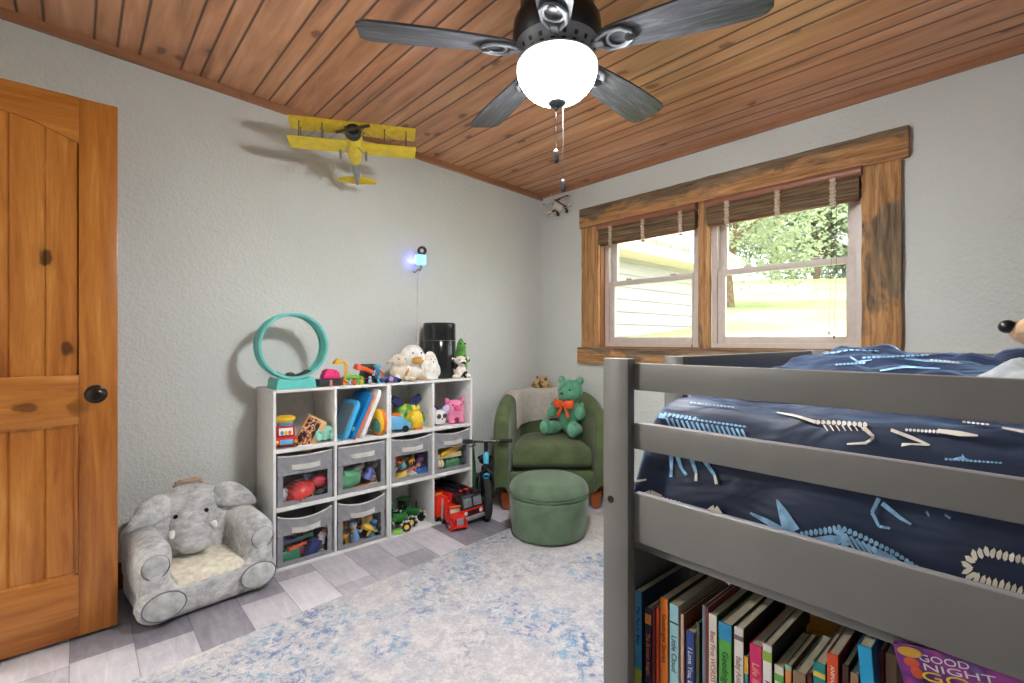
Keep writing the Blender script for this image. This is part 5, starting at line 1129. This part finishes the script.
# horned skull and body on the front drop
chain([(751.6, 512.7), (768, 521), (784, 531)], [1, 2.6, 3.6], B_); chain([(778, 499.4), (785, 514), (793, 532)], [1, 5, 8.5], B_); chain([(782, 531), (800, 536)], [4, 3], B_)
verts_([(801, 534), (823, 531), (843, 528)], 3, 5, B_, 9); verts_([(843, 528), (865, 537), (895, 552), (925, 571)], 3.2, 2, B_, 16)
chain([(808, 540), (832, 541), (846, 538)], [2, 6.5, 2], B_)
for i in range(9): bone((846+i*5.6, 533+i*2.6), (856+i*6.6, 550+i*2.4), 1.5, 1.1, B_)
chain([(905, 561), (922, 572), (940, 583)], [3, 2.4, 1.5], B_); chain([(838, 530), (848, 541), (842, 548)], [3, 4.5, 2], B_)
chain([(880, 552), (892, 560), (906, 566)], [3, 4.5, 2], B_)
# curled cream tail
verts_([(1040, 563), (1023, 559), (1003.5, 555), (987, 551), (973, 555), (966, 566), (971.6, 576), (987, 583), (1001, 586), (1017, 592), (1040, 602)], 4.2, 9.5, C_, 26)
# four blue legs and cream pieces at the left of the drop
for a, b, c_ in (((672.7, 452), (673, 467.7), (672.5, 477)), ((677.5, 452), (683, 468.5), (688, 475)), ((692, 455), (697.7, 473), (697.5, 481)), ((704, 458), (716, 475), (718, 484))):
    bone(a, b, 2.4, 1.4, B_); bone(b, c_, 1.2, 1.6, B_ if a[0] < 680 else C_)
bone((635, 481.5), (648, 479.5), 1.4, .8, C_); chain([(645, 493.5), (652, 493), (663, 497)], [1, 3.2, 2.2], C_); verts_([(663, 498), (683, 503)], 2, 1.2, C_, 5); chain([(709, 510.5), (716, 508.5), (723, 514)], [1.6, 4, 1.5], C_); bone((722, 514), (735, 518), 1.4, .5, C_)
chain([(880, 498), (873, 512), (880, 526), (891, 528)], [2.4, 1.8, 1.4, 1.2], B_); chain([(883, 503), (901, 517.5), (912, 524)], [2.4, 1.8, 1], B_); bone((927, 511), (930, 516), 1.4, .8, B_); bone((945, 514), (951, 518), 1.2, .8, B_)
# skeletons on the top
chain([(777, 414), (797, 418), (816, 424)], [.6, 1.2, 1.8], C_); verts_([(816, 424), (840, 425), (868, 427)], 2.4, 3, C_, 10)
for i in range(7): bone((824+i*6, 427), (828+i*6, 433), .8, .5, C_, 2)
chain([(863, 429), (874, 439), (866, 443)], [2.2, 1.6, 1.2], C_); chain([(868, 443), (848, 444)], [1.4, .8], C_); chain([(891, 432), (912, 440), (930, 447.5)], [1.6, 1.8, .8], C_); chain([(928, 447), (902, 446)], [1.2, .7], C_); verts_([(905, 432), (940, 434)], 1.6, 2, C_, 9); chain([(938, 433), (960, 436), (978, 438)], [2, 2.6, .8], C_)
for i in range(16): bone((668+i*5, 418+i*.75), (672+i*5, 427+i*.7), 1.2, .9, B_, 2)
verts_([(664, 415), (748, 427)], 1.3, 1.2, B_, 20); chain([(648, 419), (660, 416), (668, 418)], [.8, 2, 1], B_)
verts_([(945, 459), (1003, 463)], 1.5, 1, B_, 14); chain([(951, 460), (962, 458), (972, 461)], [1, 1.6, .6], B_); verts_([(962, 424), (990, 427)], 1.2, 1, C_, 6); chain([(1002, 430), (1024, 434)], [1, 1.6], C_); verts_([(690, 404), (735, 409)], .9, .9, B_, 12); verts_([(745, 401), (800, 404)], .8, .8, B_, 12)
# marks on the raised back of the comforter
verts_([(818, 356), (850, 351), (880, 352)], 1, .8, B_, 10); chain([(850, 358), (858, 363), (872, 361)], [.8, 1, .5], B_); verts_([(930, 361), (960, 364)], .9, .7, C_, 7); verts_([(862, 359), (930, 356)], 1.2, 1, B_, 14); chain([(880, 372), (905, 368), (940, 370)], [.8, 1.2, .6], B_); verts_([(835, 366), (866, 364)], 1, 1, B_, 8); chain([(905, 360), (925, 362), (962, 365)], [.6, 1, .5], B_)
o = obj('comforter', g, [NAVYC, PR_C, PR_B], smooth=70, recalc=False)
tag(o, 'navy comforter printed with white and blue dinosaur skeletons on the bed', 'comforter')
# pillow, fleece and plush dog toward the head of the bed
g = G(); g.box((0, 0, 0), (.5, .26, .12), bev=.055, seg=4)
o = obj('pillow', g, NAVYC, loc=(.13, 1.84, 1.085)); tag(o, 'dark navy pillow at the far side of the bed beside plush dog', 'pillow')
g = G()
g.surf(lambda u, w: (lambda x, y: Vector((x, y, top_z(x, y)+.036+.014*noise.noise(Vector((x*22, y*22, 0)))-.034*(1-min(1, 8*min(u, 1-u, w, 1-w))))))(-.10+.5*u+.02*math.sin(9*w), 1.12+.3*w+.02*math.sin(7*u)), 40, 30)
bmesh.ops.solidify(g.bm, geom=list(g.bm.faces), thickness=.008)
tag(obj('fleece_blanket', g, plush((214, 222, 226), .5, 140), smooth=70), 'pale blue white fleece blanket lying on the comforter', 'blanket')
PDZ = top_z(.06, 1.34)+.012
p = thing('plush_dog', 'brown plush dog with cream muzzle sitting on the bed', 'plush toy', (.046, 1.34, PDZ-.02), math.radians(14), scale=.95)
BRN = plush((150, 112, 82), .5, 150); BR2 = plush((112, 76, 52), .5, 150); CRE = plush((206, 168, 132), .5, 150)
g = G(); g.sph((.0, 0, .05), (.06, .062, .065)); g.sph((-.01, 0, .135), (.058, .06, .052)); g.sph((.05, .0, .02), (.04, .02, .02))
for sy in (-1, 1): g.sph((-.04, .05*sy, .02), (.055, .024, .022)); g.sph((-.035, .052*sy, .07), (.018, .016, .045), (0, .35, 0))
soften(obj('body', g, BRN, p), .007, 3)
g = G(); g.sph((-.066, 0, .122), (.05, .036, .03)); g.sph((-.045, 0, .055), (.028, .04, .045)); soften(obj('muzzle', g, CRE, p), .006, 3)
obj('nose', G().sph((-.115, 0, .132), (.014, .016, .0135), seg=16), pm((26, 24, 24), .3), p)
for sy in (-1, 1): obj('ear', G().sph((.012, .056*sy, .15), (.028, .012, .042), (.35*sy, 0, 0), 14), BR2, p); obj('eye', G().sph((-.056, .026*sy, .157), (.007, .007, .009), seg=10), BLK, p)
obj('head_patch', G().sph((.0, 0, .166), (.045, .04, .026), seg=16), BR2, p)

# ================================================================== bookcase under the bed and its books
bc = thing('bookcase', 'grey open-back bookcase built in below the bed side board', 'bookcase', (-.05, 1.03, .0))
def cb_(name, a, b): g = G(); g.b2(Vector(a)-bc.location, Vector(b)-bc.location, bev=.002); return obj(name, g, PAINT, bc)
cb_('side_panel', (-.603, .874, .0105), (-.590, 1.25, .76)); cb_('side_panel', (.44, .874, .0105), (.452, 1.25, .76)); cb_('top', (-.590, .874, .728), (.44, 1.25, .76))
cb_('shelf', (-.590, .84, .373), (.44, 1.25, .386)); cb_('bottom', (-.590, .874, .04), (.44, 1.25, .055))
SHZ = .3865
MSP = (Matrix.Rotation(PI/2, 4, 'X') @ Matrix.Rotation(-PI/2, 4, 'Z')).to_euler()
PAGE = pm((232, 222, 198), .9, 0, .05, .4, 300)
def book(pl, pr, yt, col, label, txt=None, tcol=(240, 236, 226), side=None, depth=.2, Y=.866, lean=0, bands=(), ts=None, dy=0, sx=0):
    a, b = onY(pl, yt, Y), onY(pr, yt, Y); th = max(.006, b.x-a.x-.0012); h = a.z-SHZ
    p = thing('book', label, 'book', ((a.x+b.x)/2+sx, Y, SHZ+.0005), (0, lean, 0), 'books on the shelf under the bed')
    c = .0011; SPM = pm(col, .45, 0, .03); SD = pm(side or col, .4, 0, .05)
    g = G(); g.b2((-th/2, 0, 0), (th/2, .003, h), bev=.0008, mi=0); g.b2((-th/2, .002, 0), (-th/2+c, depth, h), mi=1); g.b2((th/2-c, .002, 0), (th/2, depth, h), mi=1)
    obj('cover', g, [SPM, SD], p, smooth=0)
    obj('pages', G().b2((-th/2+c, .003, .002), (th/2-c, depth-.004, h-.0015)), PAGE, p, smooth=0)
    for z0, z1, bc_ in bands: obj('spine_label', G().b2((-th/2-.0002, -.0006, h-z1), (th/2+.0002, .001, h-z0)), pm(bc_, .5), p, smooth=0)
    if txt: text(txt, p, (0, -.0008, h-.03-dy), MSP, ts or min(.016, th*.8), pm(tcol, .5, 0, 0), align='LEFT')
    return p
sh = ' on the shelf under the bed'
book(631.8, 634.4, 583, (216, 206, 184), 'thin cream book, leftmost'+sh, side=(70, 74, 80), Y=.875)
book(634.6, 641.6, 590, (70, 164, 214), 'light blue book with yellow foot, second from the left'+sh, 'The Family Bear', (30, 60, 130), (40, 62, 92), bands=((.16, .2, (190, 206, 80)),))
book(645, 651.5, 607, (34, 34, 66), 'navy book with orange square'+sh, 'The Bravest Knight', (230, 130, 70), (40, 36, 44), bands=((.012, .032, (236, 150, 60)),), dy=.02)
book(652, 655.4, 607, (130, 34, 34), 'thin dark red book right of the navy one', side=(110, 40, 30))
book(656, 659.4, 607, (226, 84, 36), 'thin red orange book left of the wide orange one', side=(190, 70, 30))
book(660, 668, 597, (240, 128, 34), 'orange book with brown lettering'+sh, 'Goodnight Stories', (130, 60, 30), (60, 92, 60))
book(669.4, 678.6, 603, (164, 212, 224), 'pale aqua book with black line'+sh, 'Little Cloud', (60, 80, 90), (216, 206, 190), bands=((.034, .037, (40, 50, 60)), (.2, .26, (222, 214, 190))), dy=.03)
book(680.4, 684, 614, (206, 178, 160), 'thin pink tan book left of the blue lettered one', side=(150, 84, 60), depth=.19)
book(686, 694.5, 630, (34, 70, 140), 'royal blue book with white lettering'+sh, 'I Love You, Dad', (236, 236, 236), (180, 130, 84), depth=.17)
book(696, 699.6, 622, (70, 82, 60), 'thin olive book right of the royal blue one', side=(60, 60, 40))
book(702.4, 705.2, 605, (110, 130, 150), 'thin grey blue book left of the dark red thin one', side=(40, 46, 60))
book(705.5, 708, 607, (120, 50, 44), 'thin brick red book left of the white WORDS book', side=(140, 46, 38))
book(708.4, 717, 613, (230, 226, 214), 'white book with coloured WORDS lettering'+sh, 'Best First WORDS', (190, 96, 96), (60, 84, 66), bands=())
book(718.6, 731.8, 621, (92, 176, 76), 'bright green book with blue top panel'+sh, 'Goodnight, Farm', (30, 84, 50), (66, 104, 44), bands=((.0, .03, (50, 150, 206)),), dy=.02)
book(733.8, 743.6, 626, (232, 228, 222), 'white book with small dark emblem at top'+sh, 'Baby Animals', (180, 130, 140), (52, 40, 48), bands=((.014, .022, (120, 104, 110)),), dy=.02)
book(744.6, 748, 656, (60, 150, 148), 'thin teal book with yellow top'+sh, None, side=(40, 110, 120), bands=((.0, .03, (232, 180, 60)),), depth=.14)
book(749.4, 762, 643, (220, 44, 112), 'magenta book with curly lettering'+sh, 'Life lines', (250, 190, 160), (190, 40, 96), depth=.19)
book(762.4, 772, 643, (236, 234, 228), 'white book with purple lettering and green leaf'+sh, 'FABLES', (96, 60, 140), (40, 40, 46), depth=.19, bands=((.012, .028, (150, 190, 80)),), dy=.03)
book(774, 784, 664, (228, 224, 210), 'white book with green leaf spot, brown cover'+sh, None, side=(94, 76, 62), depth=.14, bands=((.014, .026, (96, 170, 80)),))
book(785, 791.6, 664, (226, 144, 84), 'orange tan book beside the brown wide one', side=(130, 104, 84), depth=.13, bands=((0, .008, (140, 200, 180)),))
book(792.6, 806, 670, (150, 122, 100), 'wide brown book with ragged spine'+sh, side=(112, 88, 72), depth=.15)
book(806.8, 812, 672, (90, 34, 34), 'dark red brown book left of the teal one', side=(60, 80, 90), depth=.15)
book(813, 825.6, 661, (32, 142, 138), 'teal book with yellow fish mark'+sh, 'Sea', (210, 240, 230), (26, 120, 116), bands=((.014, .022, (232, 206, 80)),), dy=.03)
book(826.6, 838.6, 652, (222, 84, 40), 'red orange book with blue lower half'+sh, 'ANIMALS', (250, 236, 226), (140, 40, 40), bands=((.06, .2, (50, 160, 220)),), ts=.008, dy=-.012)
book(842, 849, 664, (70, 36, 30), 'dark maroon book right of the red orange one', side=(56, 26, 22))
book(850, 859, 672, (150, 122, 96), 'tan book left of the bright cyan one', side=(120, 96, 76))
book(861, 876, 645, (40, 172, 228), 'bright cyan book leaning'+sh, None, side=(30, 120, 170), lean=-.07, depth=.2, sx=.018)
book(879, 884, 650, (110, 40, 32), 'thin dark red book right of the cyan one', side=(90, 34, 28), Y=.9)
book(885, 897, 652, (180, 150, 116), 'wide tan book left of the purple picture book', side=(120, 96, 72), Y=.9)
# purple picture book facing out
p = thing('picture_book', 'purple picture book titled GOOD NIGHT, cover facing out, under bed', 'book', (-.064, .853, .389), (0, math.radians(-14), 0), 'books on the shelf under the bed')
s = N('purple_cover'); v = s.coord(); c = s.ramp(s.noise(v, 16, 3), [(.36, (62, 30, 84)), (.46, (106, 52, 132)), (.54, (170, 70, 160)), (.62, (120, 60, 140)), (.72, (130, 120, 190))]); PUR = s.fin(c, .3)
hb_ = .362
g = G(); g.b2((0, 0, 0), (.24, .002, hb_)); g.b2((0, .01, 0), (.24, .012, hb_)); g.b2((0, .001, 0), (.003, .011, hb_)); obj('cover', g, PUR, p, smooth=0)
obj('pages', G().b2((.003, .002, .003), (.236, .01, hb_-.003)), PAGE, p, smooth=0)
fr = (PI/2, 0, 0); TW = pm((232, 228, 234), .5, 0, 0)
for w_, x_, z_, sz, sx_, m_ in (('GOOD', .052, .0125, .0125, 1.35, TW), ('NIGHT', .064, .0235, .0125, 1.9, TW), ('GOON', .076, .0355, .017, 2.0, pm((244, 212, 50), .5, 0, 0))):
    text(w_, p, (x_, -.0006, hb_-z_), fr, sz, m_).scale = (sx_, 1, 1)
g = G(); g.lathe([(0, 0), (.014, 0), (.014, .001), (0, .001)], (.017, 0, hb_-.0075), 24, (0, -1, 0), sy=.45); obj('seal', g, pm((206, 160, 60), .4), p)
g = G(); g.sph((.016, 0, hb_-.021), (.009, .0012, .006), seg=14); g.sph((.019, 0, hb_-.033), (.007, .0012, .008), seg=14); obj('cover_picture', g, pm((206, 84, 50), .5), p)
# yellow crate behind the books
p = thing('toy_crate', 'orange yellow plastic crate standing behind the books', 'crate', (-.345, 1.10, SHZ+.0005)); p.scale = (1, 1, 1.14)
YC = plastic((236, 164, 44), .45); g = G(); g.b2((-.08, -.06, 0), (.08, .06, .006))
for z in (.02, .085, .15): g.b2((-.08, -.06, z), (.08, -.054, z+.04), bev=.002); g.b2((-.08, .054, z), (.08, .06, z+.04), bev=.002); g.b2((-.08, -.06, z), (-.074, .06, z+.04), bev=.002); g.b2((.074, -.06, z), (.08, .06, z+.04), bev=.002)
for x in (-.077, .077):
    for y in (-.057, .057): g.b2((x-.005, y-.005, 0), (x+.005, y+.005, .19))
obj('basket', g, YC, p, smooth=0); obj('lid', G().b2((-.083, -.063, .19), (.083, .063, .205), bev=.004), YC, p)

# ================================================================== outdoors
s = N('sunny_grass'); v = s.coord(); c = s.ramp(s.math('ADD', s.math('MULTIPLY', s.noise(v, .35, 3), .6), s.math('MULTIPLY', s.noise(v, 9, 4), .4)), [(.36, (104, 124, 66)), (.52, (142, 158, 92)), (.66, (172, 182, 120))]); GRASS = s.fin(c, .95)
def hill(x, y):
    d = math.hypot(x+1, y-2); q = -.6*x+.8*y; return -.35+1.5*sm(3, 7, q)+.1*max(0, q-7)+.0032*max(0, q-14)**2
g = G(); g.surf(lambda u, w: (lambda x, y: Vector((x, y, min(hill(x, y), 5.0))))(-60+90*u, 3.3+50*w), 70, 60)
o = obj('lawn', g, GRASS, smooth=80); o['kind'] = 'structure'
# the wing of the house seen through the left sash
p = thing('house_wing', 'pale sided house wing with white eaves outside the left sash', 'house', (-4.4, 6, -.3))
s = N('lap_siding'); v = s.coord(); SID = s.fin(s.ramp(s.noise(s.mapping(v, (1, .1, 1)), 20, 3), [(.3, (150, 146, 144)), (.7, (162, 158, 156))]), .7)
g = G(); wl, wr_ = -2.85, 3.0
for i in range(15):
    z = i*.19; g.prism([(0, z), (.028, z), (.008, z+.2), (0, z+.2)], (0, wr_, 0), (1, 0, 0), (0, 0, 1), wr_-wl)
g.b2((-4, wl, 0), (0, wr_, 2.82)); obj('siding_wall', g, SID, p, smooth=0)
EAV = pm((226, 206, 196), .6, 0, .03); g = G(); g.b2((-.02, wl, 2.72), (.42, wr_+.45, 2.74)); obj('soffit', g, EAV, p, smooth=0); obj('fascia', G().b2((.42, wl, 2.72), (.45, wr_+.47, 2.9), bev=.004), EAV, p); obj('corner_board', G().b2((-.06, wr_, 0), (.04, wr_+.03, 2.74)), EAV, p)
g = G(); g.prism([(.46, 2.88), (-4.4, 6.6), (-4.4, 6.7), (.48, 2.95)], (0, wr_+.48, 0), (1, 0, 0), (0, 0, 1), wr_+.48-wl); obj('roof', g, pm((150, 140, 134), .9, 0, .15, .4, 30, 12), p, smooth=0)
# trees: trunk, branches and leaf cards gathered in clumps
BARK = pm((110, 92, 74), .95, 0, .2, .5, 24, 8)
def leafm(col, nm):
    s = N(nm); v = s.coord(); c = s.ramp(s.noise(v, 1.6, 3), [(.35, tuple(x*.8 for x in col)), (.65, col)])
    s.fin(c, .6); t2 = s.new('ShaderNodeBsdfTranslucent'); s.set(t2.inputs[0], c); m2 = s.new('ShaderNodeMixShader'); m2.inputs[0].default_value = .4
    s.t.links.new(s.b.outputs[0], m2.inputs[1]); s.t.links.new(t2.outputs[0], m2.inputs[2]); s.t.links.new(m2.outputs[0], s.out.inputs[0]); return s.m
L1 = leafm((176, 186, 152), 'maple_leaves'); L2 = leafm((150, 162, 138), 'far_leaves')
def tree(label, pos, H, crown, n, lm, leaf, seed, low=.3, clumps=26):
    rnd_ = random.Random(seed); p = thing('tree', label, 'tree', pos, 0, 'trees beyond the lawn')
    g = G(); r0 = .02*H; tr_ = [(0, 0, -.4), (.03*H*rnd_.uniform(-1, 1), 0, H*.2), (.02*H, .02*H, H*.4), (0, 0, H*.8)]; g.tube(tr_, [r0*1.3, r0, r0*.8, r0*.2], 10)
    cs = []
    for i in range(clumps):
        a = rnd_.uniform(0, 2*PI); z = rnd_.uniform(low, .98); rr = crown*math.sin(PI*min(1, (z-low+.12)/(1.12-low)))**.6*rnd_.uniform(.45, 1)
        c_ = Vector((rr*math.cos(a), rr*math.sin(a), H*z)); cs.append(c_)
        if i < 12: b0 = Vector((0, 0, H*max(.22, z*.62))); g.tube([b0, b0.lerp(c_, .5)+Vector((0, 0, .03*H)), c_], [r0*.45, r0*.25, r0*.08], 6)
    obj('trunk', g, BARK, p)
    g = G(); per = n//clumps
    for c_ in cs:
        R_ = crown*rnd_.uniform(.3, .46)
        for _ in range(per):
            d = Vector((rnd_.gauss(0, 1), rnd_.gauss(0, 1), rnd_.gauss(0, .8))).normalized()*R_*rnd_.random()**.45
            q = c_+d; M_ = Euler((rnd_.uniform(-1, 1), rnd_.uniform(-1, 1), rnd_.uniform(0, 6.3))).to_matrix(); l = leaf*rnd_.uniform(.7, 1.3)
            g.face([q+M_ @ Vector(t_)*l for t_ in ((-.5, 0, 0), (-.1, .32, .06), (.5, 0, 0), (-.1, -.32, .06))])
    obj('foliage', g, lm, p, smooth=0, recalc=False); return p
def at(px, dist):
    d = _ray(px, 340); x, y = d[0]*dist, d[1]*dist; return (x, y, min(hill(x, y), 5.0))
tree('leafy shade tree with dark trunk on the lawn outside', at(731, 17), 6.4, 3.6, 16000, L1, .17, 3, .24, 44)
for i, (px, d, H, cr, lab) in enumerate(((700, 34, 9, 4.5, 'far tree behind the house wing roof edge'), (775, 36, 10, 5, 'tall far tree just right of the shade tree trunk'), (815, 33, 8.5, 4.6, 'far tree in the middle of the right sash'), (852, 35, 9, 4.8, 'far tree at the right edge of the window'), (890, 32, 9, 4.8, 'far tree hidden partly behind the right window casing'), (792, 44, 12, 6, 'tallest far tree at the back behind the others'))):
    tree(lab, at(px, d), H, cr, 7000, L2, .3, 20+i, .06, 26)
